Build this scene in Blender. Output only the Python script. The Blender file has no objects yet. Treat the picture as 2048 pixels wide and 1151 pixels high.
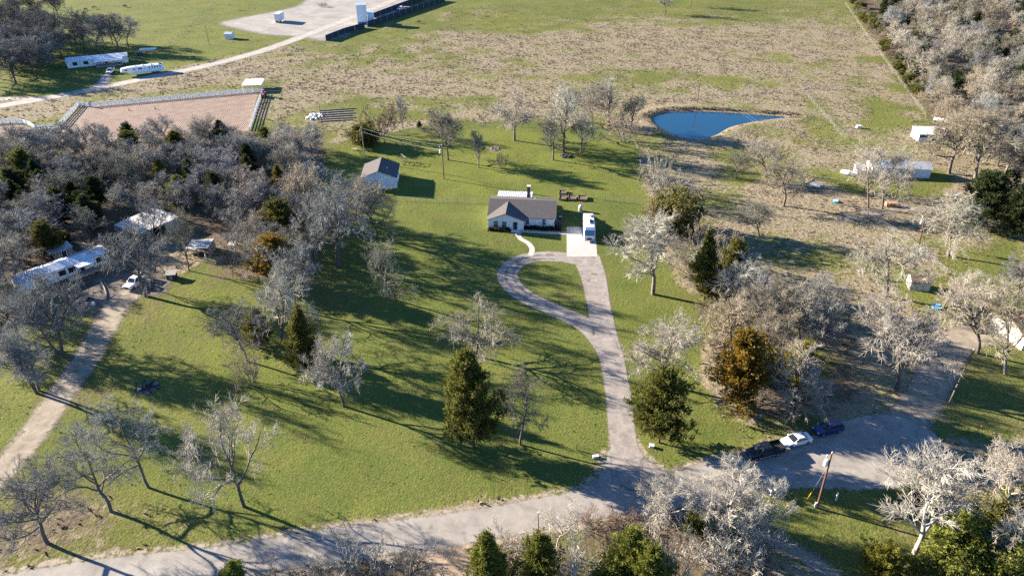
import bpy, math, random
import numpy as np
from mathutils import Matrix, Vector

random.seed(7)
SC = bpy.context.scene
COL = SC.collection
R = math.radians
# ------------------------------------------------------------------ camera, sky, sun, exposure
PITCH, CAMH, FPX = R(32.0), 77.0, 1410.0
cam_d = bpy.data.cameras.new('camera')
cam_d.sensor_width = 36.0
cam_d.lens = 36.0 * FPX / 2048.0
cam_d.clip_end = 6000
cam_d.clip_start = 0.5
cam = bpy.data.objects.new('camera', cam_d)
cam.location = (0, 0, CAMH)
cam.rotation_euler = (R(90) - PITCH, 0, 0)
COL.objects.link(cam)
SC.camera = cam
SUN_EL, SH_AZ = R(17.5), R(-22.0)            # elevation, ground direction in which shadows fall
world = bpy.data.worlds.new('World')
SC.world = world
world.use_nodes = True
wn = world.node_tree
bg = wn.nodes['Background']
sky = wn.nodes.new('ShaderNodeTexSky')
sky.sky_type = 'NISHITA'
sky.sun_disc = False
sky.sun_elevation = SUN_EL
sd = Vector((-math.cos(SH_AZ), -math.sin(SH_AZ), 0))   # horizontal direction to the sun
sky.sun_rotation = math.atan2(sd.x, sd.y)
sky.altitude = 100
sky.air_density = 1.0
sky.dust_density = 0.0
sky.ozone_density = 8.0
wn.links.new(sky.outputs[0], bg.inputs[0])
bg.inputs[1].default_value = 0.062
sun_d = bpy.data.lights.new('sun', 'SUN')
sun_d.energy = 5.0
sun_d.angle = R(0.53)
sun_d.color = (1.0, 0.90, 0.76)
sun = bpy.data.objects.new('sun', sun_d)
to_sun = Vector((sd.x * math.cos(SUN_EL), sd.y * math.cos(SUN_EL), math.sin(SUN_EL)))
sun.rotation_euler = to_sun.to_track_quat('Z', 'Y').to_euler()
COL.objects.link(sun)
vs = SC.view_settings
vs.view_transform = 'Standard'
vs.look = 'None'
vs.exposure = 2.5
vs.gamma = 1.0
SC.cycles.max_bounces = 5
SC.cycles.diffuse_bounces = 2
SC.cycles.glossy_bounces = 2
SC.cycles.transparent_max_bounces = 12
SC.cycles.use_denoising = False
SC.cycles.use_adaptive_sampling = False

# ------------------------------------------------------------------ photo pixel -> ground point
CP, SP = math.cos(PITCH), math.sin(PITCH)
def G(x, y, z=0.0):
    u, v = (x - 1024) / FPX, (y - 575.5) / FPX
    d = (u, CP - v * SP, -SP - v * CP)
    t = (z - CAMH) / d[2]
    return Vector((d[0] * t, d[1] * t, z))
def height_at(base, ytop):
    """height of a thing standing at base whose top shows at photo row ytop"""
    k = (575.5 - ytop) / FPX
    # U/F = k with F = Y CP - dz SP, U = Y SP + dz CP
    dz = base.y * (k * CP - SP) / (CP + k * SP)
    return dz + CAMH
def x_at(base, h, xtop):
    F = base.y * CP - (h - CAMH) * SP
    return (xtop - 1024) / FPX * F
def pxm(base):                      # photo pixels for a metre at a ground point
    return FPX / (base.y * CP + CAMH * SP)

# ------------------------------------------------------------------ numpy noise
def _hash(ix, iy, seed):
    n = (ix.astype(np.int64) * 374761393 + iy.astype(np.int64) * 668265263 + seed * 974634777) & 0xFFFFFFFF
    n = ((n ^ (n >> 13)) * 1274126177) & 0xFFFFFFFF
    return ((n ^ (n >> 16)) & 0xFFFFFF) / float(0xFFFFFF)
def vnoise(x, y, seed=0):
    ix, iy = np.floor(x), np.floor(y)
    fx, fy = x - ix, y - iy
    fx, fy = fx * fx * (3 - 2 * fx), fy * fy * (3 - 2 * fy)
    a = _hash(ix, iy, seed); b = _hash(ix + 1, iy, seed)
    c = _hash(ix, iy + 1, seed); d = _hash(ix + 1, iy + 1, seed)
    return (a * (1 - fx) + b * fx) * (1 - fy) + (c * (1 - fx) + d * fx) * fy
def fbm(x, y, scale, seed=0, octs=4):
    s, amp, tot = 0, 1, 0
    f = 1.0 / scale
    for o in range(octs):
        s = s + amp * vnoise(x * f + 17.3 * o, y * f - 9.1 * o, seed + o)
        tot += amp; amp *= 0.5; f *= 2.03
    return s / tot
def sstep(a, b, v):
    t = np.clip((v - a) / (b - a), 0, 1)
    return t * t * (3 - 2 * t)
def poly_sd(P, poly):
    """signed distance (negative inside) of points P (n,2) to polygon (m,2)"""
    poly = np.asarray(poly, float)
    d2 = np.full(len(P), 1e18); ins = np.zeros(len(P), bool)
    m = len(poly)
    for i in range(m):
        a, b = poly[i], poly[(i + 1) % m]
        e = b - a; w = P - a
        t = np.clip((w @ e) / max(e @ e, 1e-9), 0, 1)
        q = w - t[:, None] * e
        d2 = np.minimum(d2, (q * q).sum(1))
        c = (a[1] > P[:, 1]) != (b[1] > P[:, 1])
        if b[1] != a[1]:
            xi = (b[0] - a[0]) * (P[:, 1] - a[1]) / (b[1] - a[1]) + a[0]
            ins ^= c & (P[:, 0] < xi)
    d = np.sqrt(d2)
    return np.where(ins, -d, d)
def line_sd(P, pts, widths):
    """distance to a polyline minus its half width (interpolated)"""
    best = np.full(len(P), 1e18)
    for i in range(len(pts) - 1):
        a, b = np.asarray(pts[i], float), np.asarray(pts[i + 1], float)
        e = b - a; w = P - a
        t = np.clip((w @ e) / max(e @ e, 1e-9), 0, 1)
        q = w - t[:, None] * e
        d = np.sqrt((q * q).sum(1)) - (widths[i] * (1 - t) + widths[i + 1] * t) / 2
        best = np.minimum(best, d)
    return best
def gp(pts):
    return [tuple(G(x, y)[:2]) for x, y in pts]
def smooth(pts, n=6):
    """Catmull-Rom through points"""
    pts = [np.asarray(p, float) for p in pts]
    P = [2 * pts[0] - pts[1]] + pts + [2 * pts[-1] - pts[-2]]
    out = []
    for i in range(1, len(P) - 2):
        for k in range(n):
            t = k / n
            out.append(0.5 * ((2 * P[i]) + (-P[i-1] + P[i+1]) * t + (2*P[i-1] - 5*P[i] + 4*P[i+1] - P[i+2]) * t*t + (-P[i-1] + 3*P[i] - 3*P[i+1] + P[i+2]) * t**3))
    out.append(pts[-1])
    return out

# ------------------------------------------------------------------ materials
def nt(name):
    m = bpy.data.materials.new(name); m.use_nodes = True
    return m, m.node_tree, m.node_tree.nodes['Principled BSDF']
def nd(t, typ, **kw):
    n = t.nodes.new(typ)
    for k, v in kw.items(): setattr(n, k, v)
    return n
def lk(t, a, b): t.links.new(a, b)
def noise(t, scale, detail=4, rough=0.6, coord='Object', dist=0.0):
    tc = nd(t, 'ShaderNodeTexCoord'); n = nd(t, 'ShaderNodeTexNoise')
    n.inputs['Scale'].default_value = scale; n.inputs['Detail'].default_value = detail
    n.inputs['Roughness'].default_value = rough; n.inputs['Distortion'].default_value = dist
    lk(t, tc.outputs[coord], n.inputs['Vector'])
    return n.outputs['Fac']
def ramp(t, fac, *stops):
    r = nd(t, 'ShaderNodeValToRGB')
    while len(r.color_ramp.elements) < len(stops): r.color_ramp.elements.new(0.5)
    for e, (p, c) in zip(r.color_ramp.elements, stops):
        e.position = p; e.color = (c, c, c, 1) if isinstance(c, (int, float)) else (*c, 1)
    lk(t, fac, r.inputs[0])
    return r.outputs[0]
def mixc(t, fac, a, b, mode='MIX'):
    m = nd(t, 'ShaderNodeMix', data_type='RGBA', blend_type=mode)
    for i, v in ((0, fac), (6, a), (7, b)):
        if isinstance(v, (int, float)): m.inputs[i].default_value = v
        elif isinstance(v, tuple): m.inputs[i].default_value = (*v, 1)
        else: lk(t, v, m.inputs[i])
    return m.outputs[2]
def mth(t, op, a, b=0.0, c=0.0, clamp=False):
    m = nd(t, 'ShaderNodeMath', operation=op, use_clamp=clamp)
    for i, v in enumerate((a, b, c)):
        if isinstance(v, (int, float)): m.inputs[i].default_value = v
        else: lk(t, v, m.inputs[i])
    return m.outputs[0]
def bump(t, b, h, strength=0.5, dist=0.05):
    n = nd(t, 'ShaderNodeBump'); n.inputs['Strength'].default_value = strength
    n.inputs['Distance'].default_value = dist
    lk(t, h, n.inputs['Height']); lk(t, n.outputs[0], b.inputs['Normal'])
def attr(t, name):
    a = nd(t, 'ShaderNodeAttribute', attribute_name=name)
    return a.outputs['Fac']
MATS = {}
def M(name, rgb, rough=0.75, var=0.18, scale=2.5, bmp=0.0, metal=0.0, spec=0.3, dirt=None):
    if name in MATS: return MATS[name]
    m, t, b = nt(name)
    n = noise(t, scale, 5)
    lo, hi = tuple(c * (1 - var) for c in rgb), tuple(min(1, c * (1 + var)) for c in rgb)
    c = ramp(t, n, (0.3, lo), (0.7, hi))
    if dirt:
        n2 = noise(t, scale * 0.35, 6, 0.7)
        c = mixc(t, ramp(t, n2, (0.5, 0.0), (0.7, 0.75)), c, dirt)
    lk(t, c, b.inputs['Base Color'])
    b.inputs['Roughness'].default_value = rough
    b.inputs['Metallic'].default_value = metal
    b.inputs['Specular IOR Level'].default_value = spec
    if bmp: bump(t, b, noise(t, scale * 6, 3), 0.6, bmp)
    MATS[name] = m
    return m
def M_ribbed(name, rgb, axis, period, rough=0.6, depth=0.03, var=0.12, metal=0.0, dirt=None):
    """siding, standing seams or corrugation: relief only, running along one object axis"""
    m, t, b = nt(name)
    n = noise(t, 0.8, 5)
    c = ramp(t, n, (0.3, tuple(v * (1 - var) for v in rgb)), (0.7, tuple(min(1, v * (1 + var)) for v in rgb)))
    if dirt:
        c = mixc(t, ramp(t, noise(t, 0.5, 7, 0.75), (0.48, 0.0), (0.62, 0.85)), c, dirt)
    lk(t, c, b.inputs['Base Color'])
    tc = nd(t, 'ShaderNodeTexCoord'); sp = nd(t, 'ShaderNodeSeparateXYZ'); lk(t, tc.outputs['Object'], sp.inputs[0])
    w = mth(t, 'SINE', mth(t, 'MULTIPLY', sp.outputs[axis], 2 * math.pi / period))
    bump(t, b, w, 0.8, depth)
    b.inputs['Roughness'].default_value = rough; b.inputs['Metallic'].default_value = metal
    MATS[name] = m
    return m
def M_glass(name, rgb=(0.02, 0.03, 0.04), rough=0.06):
    m, t, b = nt(name)
    b.inputs['Base Color'].default_value = (*rgb, 1); b.inputs['Roughness'].default_value = rough
    b.inputs['Specular IOR Level'].default_value = 0.8
    MATS[name] = m
    return m
def M_paint(name, rgb, rough=0.25, coat=0.6):
    m, t, b = nt(name)
    n = noise(t, 1.5, 5)
    c = mixc(t, ramp(t, n, (0.45, 0.0), (0.8, 0.25)), rgb, tuple(v * 0.5 + 0.09 for v in rgb))
    lk(t, c, b.inputs['Base Color']); b.inputs['Roughness'].default_value = rough
    b.inputs['Coat Weight'].default_value = coat; b.inputs['Coat Roughness'].default_value = 0.08
    MATS[name] = m
    return m
def M_tint(name, rough, transl=0.0, nscale=1.2, lo=0.6, hi=1.35, spec=0.15):
    """plant matter whose hue is the object's own colour"""
    m, t, b = nt(name)
    oi = nd(t, 'ShaderNodeObjectInfo')
    n = noise(t, nscale, 4)
    f = ramp(t, n, (0.3, lo), (0.7, min(1.0, hi)))
    c = mixc(t, 1.0, oi.outputs['Color'], f, 'MULTIPLY')
    n2 = noise(t, 9.0, 2)
    hs = nd(t, 'ShaderNodeHueSaturation')
    lk(t, c, hs.inputs['Color'])
    lk(t, mth(t, 'MULTIPLY_ADD', oi.outputs['Random'], 0.35, mth(t, 'MULTIPLY_ADD', n2, 0.9, 0.45)), hs.inputs['Value'])
    lk(t, hs.outputs[0], b.inputs['Base Color'])
    b.inputs['Roughness'].default_value = rough; b.inputs['Specular IOR Level'].default_value = spec
    if transl:
        tr = nd(t, 'ShaderNodeBsdfTranslucent'); lk(t, hs.outputs[0], tr.inputs[0])
        mx = nd(t, 'ShaderNodeMixShader'); mx.inputs[0].default_value = transl
        lk(t, b.outputs[0], mx.inputs[1]); lk(t, tr.outputs[0], mx.inputs[2])
        lk(t, mx.outputs[0], t.nodes['Material Output'].inputs[0])
    MATS[name] = m
    return m

# ------------------------------------------------------------------ mesh helpers
class MB:
    """collects shapes for ONE mesh object"""
    def __init__(s): s.v, s.f = [], []
    def add(s, vs_, fs_):
        o = len(s.v); s.v += [tuple(p) for p in vs_]; s.f += [tuple(i + o for i in f) for f in fs_]
        return s
    def box(s, x0, x1, y0, y1, z0, z1):
        return s.add([(x0,y0,z0),(x1,y0,z0),(x1,y1,z0),(x0,y1,z0),(x0,y0,z1),(x1,y0,z1),(x1,y1,z1),(x0,y1,z1)],
                     [(0,3,2,1),(4,5,6,7),(0,1,5,4),(1,2,6,5),(2,3,7,6),(3,0,4,7)])
    def quad(s, a, b, c, d): return s.add([a, b, c, d], [(0,1,2,3)])
    def ext(s, prof, axis, lo, hi):
        """closed 2-D profile extruded along x or y; the profile is (other, z)"""
        n = len(prof)
        P = lambda k, u: (u, k[0], k[1]) if axis == 'x' else (k[0], u, k[1])
        s.add([P(k, lo) for k in prof] + [P(k, hi) for k in prof],
              [tuple(range(n))[::-1], tuple(range(n, 2 * n))] + [(i, (i+1) % n, n + (i+1) % n, n + i) for i in range(n)])
        return s
    def slab(s, a, b, c, d, th):
        """four corners of a sloping sheet, given thickness straight down"""
        dn = lambda p: (p[0], p[1], p[2] - th)
        return s.add([a, b, c, d, dn(a), dn(b), dn(c), dn(d)], [(0,1,2,3),(7,6,5,4),(0,4,5,1),(1,5,6,2),(2,6,7,3),(3,7,4,0)])
    def tube(s, pts, r, n=6, cap=True):
        pts = [Vector(p) for p in pts]
        rs = r if isinstance(r, (list, tuple)) else [r] * len(pts)
        rings = []
        for i, p in enumerate(pts):
            d = (pts[min(i+1, len(pts)-1)] - pts[max(i-1, 0)]).normalized()
            u = d.cross(Vector((0,0,1)) if abs(d.z) < 0.9 else Vector((1,0,0))).normalized(); w = d.cross(u)
            rings.append([p + (u * math.cos(2*math.pi*k/n) + w * math.sin(2*math.pi*k/n)) * rs[i] for k in range(n)])
        o = len(s.v)
        for rg in rings: s.v += [tuple(q) for q in rg]
        for i in range(len(rings) - 1):
            for k in range(n):
                s.f.append((o+i*n+k, o+i*n+(k+1) % n, o+(i+1)*n+(k+1) % n, o+(i+1)*n+k))
        if cap:
            s.f.append(tuple(o + k for k in range(n))[::-1]); s.f.append(tuple(o + (len(rings)-1)*n + k for k in range(n)))
        return s
    def loft(s, rings, cap=True):
        o = len(s.v); n = len(rings[0])
        for rg in rings: s.v += [tuple(q) for q in rg]
        for i in range(len(rings) - 1):
            for k in range(n): s.f.append((o+i*n+k, o+i*n+(k+1) % n, o+(i+1)*n+(k+1) % n, o+(i+1)*n+k))
        if cap:
            s.f.append(tuple(o + k for k in range(n))[::-1]); s.f.append(tuple(o + (len(rings)-1)*n + k for k in range(n)))
        return s
    def mesh(s, name):
        me = bpy.data.meshes.new(name); me.from_pydata(s.v, [], s.f); me.update()
        return me
    def build(s, name, mat, parent=None, smooth_=False, bevel=0.0, mesh=None):
        me = mesh or s.mesh(name)
        if mat is not None and not me.materials: me.materials.append(mat)
        o = bpy.data.objects.new(name, me); COL.objects.link(o)
        if parent: o.parent = parent
        if smooth_:
            for p in me.polygons: p.use_smooth = True
        if bevel:
            b = o.modifiers.new('bevel', 'BEVEL'); b.width = bevel; b.segments = 2; b.limit_method = 'ANGLE'
        return o
def fast_mesh(name, V, F, mat=None):
    """V (n,3), F (m,3|4) numpy -> mesh"""
    me = bpy.data.meshes.new(name)
    V = np.ascontiguousarray(V, np.float32); F = np.ascontiguousarray(F, np.int32)
    k = F.shape[1]
    me.vertices.add(len(V)); me.vertices.foreach_set('co', V.ravel())
    me.loops.add(F.size); me.loops.foreach_set('vertex_index', F.ravel())
    me.polygons.add(len(F)); me.polygons.foreach_set('loop_start', np.arange(0, F.size, k, dtype=np.int32))
    me.update(calc_edges=True)
    me.validate()
    if mat: me.materials.append(mat)
    return me
def fattr(me, name, arr):
    a = me.attributes.new(name, 'FLOAT', 'POINT'); a.data.foreach_set('value', np.ascontiguousarray(arr, np.float32))
def link(name, me, parent=None):
    o = bpy.data.objects.new(name, me); COL.objects.link(o)
    if parent: o.parent = parent
    return o
def tag(o, label=None, cat=None, group=None, kind=None):
    if label: o['label'] = label
    if cat: o['category'] = cat
    if group: o['group'] = group
    if kind: o['kind'] = kind
    return o
def thing(name, label, cat, loc=(0,0,0), rz=0.0, group=None):
    o = bpy.data.objects.new(name, None); COL.objects.link(o)
    o.empty_display_size = 0.3; o.location = loc; o.rotation_euler = (0, 0, rz)
    return tag(o, label, cat, group)
def copy_tree(o, parent=None):
    c = o.copy(); COL.objects.link(c); c.parent = parent
    for ch in o.children: copy_tree(ch, c)
    return c
# ------------------------------------------------------------------ ground
ZONES = [  # photo outline of a kind of ground, blend width in metres, (dry, lush, litter)
 ([(-400,-60),(700,-60),(640,40),(540,95),(300,150),(150,190),(-400,280)], 8, (0.22, 0.75, 0.05)),
 ([(-300,215),(180,190),(480,165),(560,150),(560,265),(-300,340)], 5, (0.6, 0.45, 0.05)),
 ([(1250,270),(1600,275),(1840,285),(2500,280),(2500,930),(1700,835),(1440,835),(1400,740),(1390,620),(1330,520),(1300,400)], 4, (0.58, 0.35, 0.25)),
 ([(-300,1190),(180,1140),(560,1060),(1190,960),(1420,920),(1500,880),(1440,840),(1410,740),(1395,620),(1330,520),(1320,430),(1285,380),(1275,300),(1240,272),(1180,258),(1000,245),(880,250),(800,260),(700,282),(640,330),(560,420),(420,520),(330,560),(230,590),(120,640),(-300,760)], 2.5, (0.03, 0.48, 0.0)),
 ([(180,590),(480,560),(530,700),(440,810),(330,880),(150,950),(0,1000),(-300,1150),(-300,690),(100,650)], 6, (0.22, 0.8, 0.3)),
 ([(-300,990),(120,940),(320,1000),(420,1065),(150,1160),(-300,1230)], 4, (0.5, 0.35, 0.5)),
 ([(640,330),(700,288),(880,255),(1180,263),(1270,300),(1280,395),(980,398),(800,392),(640,400)], 5, (0.0, 0.95, 0.0)),
 ([(560,470),(690,400),(700,560),(760,620),(640,700),(590,640)], 5, (0.1, 0.3, 0.4)),
 ([(-300,300),(100,275),(300,255),(650,262),(655,320),(590,430),(540,560),(430,560),(400,480),(360,440),(280,560),(200,600),(-300,640)], 4, (0.2, 0.15, 0.85)),
 ([(1700,-30),(2600,-30),(2500,340),(1880,270),(1830,200),(1800,160)], 5, (0.3, 0.2, 0.8)),
 ([(100,1165),(560,1105),(1000,1045),(1250,1008),(1540,1005),(1560,1151),(1500,1400),(100,1400)], 2, (0.5, 0.2, 0.75)),
 ([(1540,985),(1840,978),(1900,1000),(1850,1151),(1560,1151)], 2, (0.35, 0.4, 0.2)),
 ([(1580,178),(1620,178),(1700,255),(1760,200),(1850,265),(1830,285),(1700,282),(1640,270)], 7, (0.5, 0.65, 0.0)),
 ([(1640,345),(1900,345),(1910,392),(1700,392)], 4, (0.3, 0.6, 0.1)),
 ([(1440,290),(1520,300),(1500,400),(1440,400)], 8, (0.35, 0.7, 0.1)),
 ([(1890,700),(2500,680),(2500,930),(1870,870)], 4, (0.3, 0.5, 0.3)),
 ([(1780,560),(1920,500),(2060,470),(2060,560),(1900,640)], 6, (0.35, 0.55, 0.15)),
 ([(1400,640),(1700,620),(1720,790),(1560,850),(1450,800)], 4, (0.45, 0.2, 0.7)),
 ([(1290,380),(1400,390),(1420,600),(1480,700),(1400,640),(1340,520)], 4, (0.5, 0.25, 0.5)),
]
POND = smooth(gp([(1300,232),(1330,222),(1380,219),(1450,221),(1520,226),(1592,232),(1530,240),(1470,252),(1440,268),(1410,277),(1370,276),(1330,262),(1307,246),(1300,232)]), 5)
def axis(*segs):
    out = []
    for a, b, st in segs: out += list(np.arange(a, b, st))
    return np.array(out + [segs[-1][1]])
gx = axis((-1800,-420,60),(-420,-220,5),(-220,-110,1.8),(-110,110,0.95),(110,230,1.8),(230,460,5),(460,1800,60))
gy = axis((-300,40,17),(40,150,0.85),(150,260,1.3),(260,470,2.4),(470,700,10),(700,2600,80))
XX, YY = np.meshgrid(gx, gy)
P = np.stack([XX.ravel(), YY.ravel()], 1)
def ground_masks(P):
    """dry, lush, litter at world points"""
    n1 = fbm(P[:,0], P[:,1], 30, 3); n2 = fbm(P[:,0], P[:,1], 9, 11)
    stretch = fbm(P[:,0] * 0.45 + P[:,1] * 0.2, P[:,1], 34, 21)
    dry = np.clip(0.71 + (stretch - 0.5) * 0.85 + (n2 - 0.5) * 0.75, 0.05, 1.0)
    lush = np.clip(0.45 + (n1 - 0.5) * 1.2, 0, 1); lit = np.zeros(len(P))
    far = sstep(330, 420, P[:,1]); dry = dry * (1 - 0.3 * far)
    wob = (n2 - 0.5) * 6
    for poly, soft, (a, b, c) in ZONES:
        d = poly_sd(P, gp(poly)) + wob * min(1, soft / 3)
        w = 1 - sstep(-soft, soft, d)
        na = np.clip(a + (n2 - 0.5) * 0.5 + (n1 - 0.5) * 0.5, 0, 1) if a > 0.1 else np.clip(a + (n2 - 0.55) * 0.35, 0, 1)
        dry = dry * (1 - w) + na * w
        lush = lush * (1 - w) + np.clip(b + (n1 - 0.5) * 0.55, 0, 1) * w
        lit = lit * (1 - w) + np.clip(c + (n2 - 0.5) * 0.9 * (c > 0), 0, 1) * w
    return dry, lush, lit
dry, lush, lit = ground_masks(P)
psd = poly_sd(P, POND)
Z = -1.1 * (1 - sstep(-3.0, 0.6, psd))
Z = Z + 0.35 * np.exp(-((psd - 3) / 2.5) ** 2)
bank = np.exp(-((psd - 0.6) / 1.8) ** 2)
nx, ny = len(gx), len(gy)
idx = np.arange(nx * ny).reshape(ny, nx)
F = np.stack([idx[:-1,:-1].ravel(), idx[:-1,1:].ravel(), idx[1:,1:].ravel(), idx[1:,:-1].ravel()], 1)
def ground_material():
    m, t, b = nt('ground_cover')
    D, L, T, B = attr(t, 'dry'), attr(t, 'lush'), attr(t, 'litter'), attr(t, 'bank')
    fine = noise(t, 2.6, 6, 0.7); mid = noise(t, 0.55, 5, 0.65); big = noise(t, 0.09, 4)
    yel = mth(t, 'MULTIPLY', D, 0.9)
    green = mixc(t, L, (0.086, 0.120, 0.036), (0.172, 0.205, 0.036))
    green = mixc(t, yel, green, (0.20, 0.185, 0.05))
    green = mixc(t, ramp(t, mid, (0.38, 0.0), (0.68, 0.7)), green, (0.19, 0.175, 0.05))
    green = mixc(t, ramp(t, big, (0.42, 0.0), (0.62, 0.45)), green, (0.078, 0.108, 0.024))
    patch = mth(t, 'ADD', mth(t, 'MULTIPLY', noise(t, 0.22, 6, 0.7, dist=0.8), 1.0), mth(t, 'MULTIPLY', T, 0.25))
    green = mixc(t, ramp(t, patch, (0.5, 0.0), (0.68, 0.55)), green, (0.16, 0.14, 0.052))
    green = mixc(t, 1.0, green, ramp(t, fine, (0.28, 0.38), (0.72, 1.0)), 'MULTIPLY')
    tan = ramp(t, noise(t, 1.3, 6, 0.75), (0.25, (0.11, 0.087, 0.052)), (0.5, (0.205, 0.166, 0.108)), (0.75, (0.29, 0.24, 0.165)))
    k = mth(t, 'ADD', mth(t, 'MULTIPLY', noise(t, 0.75, 5, 0.7, dist=0.6), 1.1), mth(t, 'SUBTRACT', D, 1.02))
    c = mixc(t, ramp(t, k, (0.0, 0.0), (0.16, 1.0)), green, tan)
    leaf = ramp(t, noise(t, 1.9, 7, 0.8), (0.25, (0.045, 0.034, 0.024)), (0.5, (0.105, 0.08, 0.054)), (0.72, (0.19, 0.15, 0.105)))
    k2 = mth(t, 'ADD', mth(t, 'MULTIPLY', noise(t, 0.35, 6, 0.7), 1.2), mth(t, 'SUBTRACT', T, 1.05))
    c = mixc(t, ramp(t, k2, (0.0, 0.0), (0.25, 1.0)), c, leaf)
    c = mixc(t, ramp(t, B, (0.35, 0.0), (0.8, 0.8)), c, (0.19, 0.15, 0.1))
    lk(t, c, b.inputs['Base Color'])
    b.inputs['Roughness'].default_value = 0.95; b.inputs['Specular IOR Level'].default_value = 0.05
    h = mth(t, 'ADD', mth(t, 'MULTIPLY', noise(t, 3.2, 4, 0.7), 0.55), mth(t, 'MULTIPLY', noise(t, 0.9, 4, 0.6), mth(t, 'MULTIPLY_ADD', D, 1.6, 0.35)))
    bump(t, b, h, 0.75, 0.34)
    return m
dry_g = dry * (1 - 0.13 * sstep(165, 215, P[:,1]))
me = fast_mesh('ground', np.stack([XX.ravel(), YY.ravel(), Z], 1), F, ground_material())
for n_, a_ in (('dry', dry_g), ('lush', lush), ('litter', lit), ('bank', bank)): fattr(me, n_, a_)
tag(link('ground', me), kind='structure')

# ---- sheets lying on the ground: roads, tracks, pads, arena
def sheet(name, sdf, bbox, z, mat, step=0.6, margin=1.2):
    x0, x1, y0, y1 = bbox
    xs, ys = np.arange(x0, x1 + step, step), np.arange(y0, y1 + step, step)
    X, Y = np.meshgrid(xs, ys); Q = np.stack([X.ravel(), Y.ravel()], 1)
    d = sdf(Q)
    i = np.arange(len(Q)).reshape(len(ys), len(xs))
    q = np.stack([i[:-1,:-1].ravel(), i[:-1,1:].ravel(), i[1:,1:].ravel(), i[1:,:-1].ravel()], 1)
    q = q[(d[q].min(1) < margin)]
    used, inv = np.unique(q, return_inverse=True)
    me = fast_mesh(name, np.concatenate([Q[used], np.full((len(used), 1), z)], 1), inv.reshape(q.shape), mat)
    fattr(me, 'sd', d[used])
    return tag(link(name, me), kind='structure')
def bbox_of(pts, pad=6):
    p = np.array(pts); return (p[:,0].min()-pad, p[:,0].max()+pad, p[:,1].min()-pad, p[:,1].max()+pad)
def sheet_material(name, c0, c1, c2, edge=0.5, scale=0.8, dark=None, soft=0.25, bmp=0.02, cover=0.0, dscale=0.5, fur=None, dthr=0.6):
    m, t, b = nt(name)
    n = noise(t, scale, 7, 0.7, dist=0.4)
    c = ramp(t, n, (0.3, c0), (0.5, c1), (0.7, c2))
    c = mixc(t, 1.0, c, ramp(t, noise(t, 7.0, 4, 0.8), (0.3, 0.75), (0.7, 1.0)), 'MULTIPLY')
    if dark:
        c = mixc(t, ramp(t, noise(t, dscale, 8, 0.75, dist=1.2), (dthr, 0.0), (dthr + 0.1, 0.75)), c, dark)
    lk(t, c, b.inputs['Base Color']); b.inputs['Roughness'].default_value = 0.9; b.inputs['Specular IOR Level'].default_value = 0.15
    h = noise(t, 5.0, 5, 0.7)
    if fur:
        tc = nd(t, 'ShaderNodeTexCoord'); w = nd(t, 'ShaderNodeTexWave'); w.inputs['Scale'].default_value = fur
        w.inputs['Distortion'].default_value = 3.0; w.inputs['Detail'].default_value = 3; lk(t, tc.outputs['Object'], w.inputs[0])
        h = mth(t, 'ADD', h, w.outputs['Fac'])
    bump(t, b, h, 0.6, bmp)
    e = mth(t, 'ADD', attr(t, 'sd'), mth(t, 'MULTIPLY', mth(t, 'SUBTRACT', noise(t, 1.1, 6, 0.75), 0.5), edge * 4))
    if cover:   # grass growing through in patches
        e = mth(t, 'ADD', e, mth(t, 'MULTIPLY', ramp(t, noise(t, 0.6, 6, 0.8), (0.5, 0.0), (0.75, 1.0)), cover))
    mr = nd(t, 'ShaderNodeMapRange', interpolation_type='SMOOTHSTEP')
    mr.inputs[1].default_value = -soft; mr.inputs[2].default_value = soft; mr.inputs[3].default_value = 1; mr.inputs[4].default_value = 0
    lk(t, e, mr.inputs[0])
    tr = nd(t, 'ShaderNodeBsdfTransparent'); mx = nd(t, 'ShaderNodeMixShader')
    lk(t, mr.outputs[0], mx.inputs[0]); lk(t, tr.outputs[0], mx.inputs[1]); lk(t, b.outputs[0], mx.inputs[2])
    lk(t, mx.outputs[0], t.nodes['Material Output'].inputs[0])
    return m
m_road = sheet_material('chipseal_road', (0.19,0.168,0.142), (0.27,0.24,0.205), (0.345,0.31,0.265), 0.6, 0.35, (0.1,0.085,0.075), 0.2, dscale=0.22, dthr=0.57)
m_drive = sheet_material('worn_driveway', (0.19,0.16,0.135), (0.265,0.23,0.2), (0.34,0.3,0.26), 0.25, 0.6, (0.06,0.048,0.04), 0.18, dscale=0.45, dthr=0.55)
m_dirt = sheet_material('dirt_track', (0.17,0.132,0.092), (0.265,0.215,0.158), (0.35,0.30,0.235), 0.6, 0.6, None, 0.6, cover=1.6)
m_gravel = sheet_material('ranch_gravel', (0.25,0.22,0.185), (0.34,0.305,0.26), (0.42,0.38,0.33), 0.8, 0.25, None, 0.8, cover=0.8)
m_lot = sheet_material('gravel_lot', (0.2,0.178,0.152), (0.27,0.243,0.21), (0.34,0.31,0.27), 2.2, 0.12, None, 2.5, cover=5)
m_verge = sheet_material('road_verge', (0.22,0.165,0.1), (0.33,0.27,0.19), (0.45,0.39,0.31), 0.9, 1.2, None, 0.4, cover=2.2)
m_arena = sheet_material('arena_dirt', (0.17,0.115,0.085), (0.225,0.16,0.12), (0.28,0.205,0.155), 0.3, 0.3, None, 0.3, bmp=0.12, fur=0.5)
m_clear = sheet_material('bare_clearing', (0.24,0.16,0.10), (0.36,0.26,0.17), (0.44,0.34,0.24), 0.8, 0.5, None, 0.5, cover=1.0)
m_yard = sheet_material('trodden_yard', (0.075,0.062,0.05), (0.12,0.1,0.082), (0.17,0.145,0.12), 1.0, 0.4, None, 0.8, cover=2.0)
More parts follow.
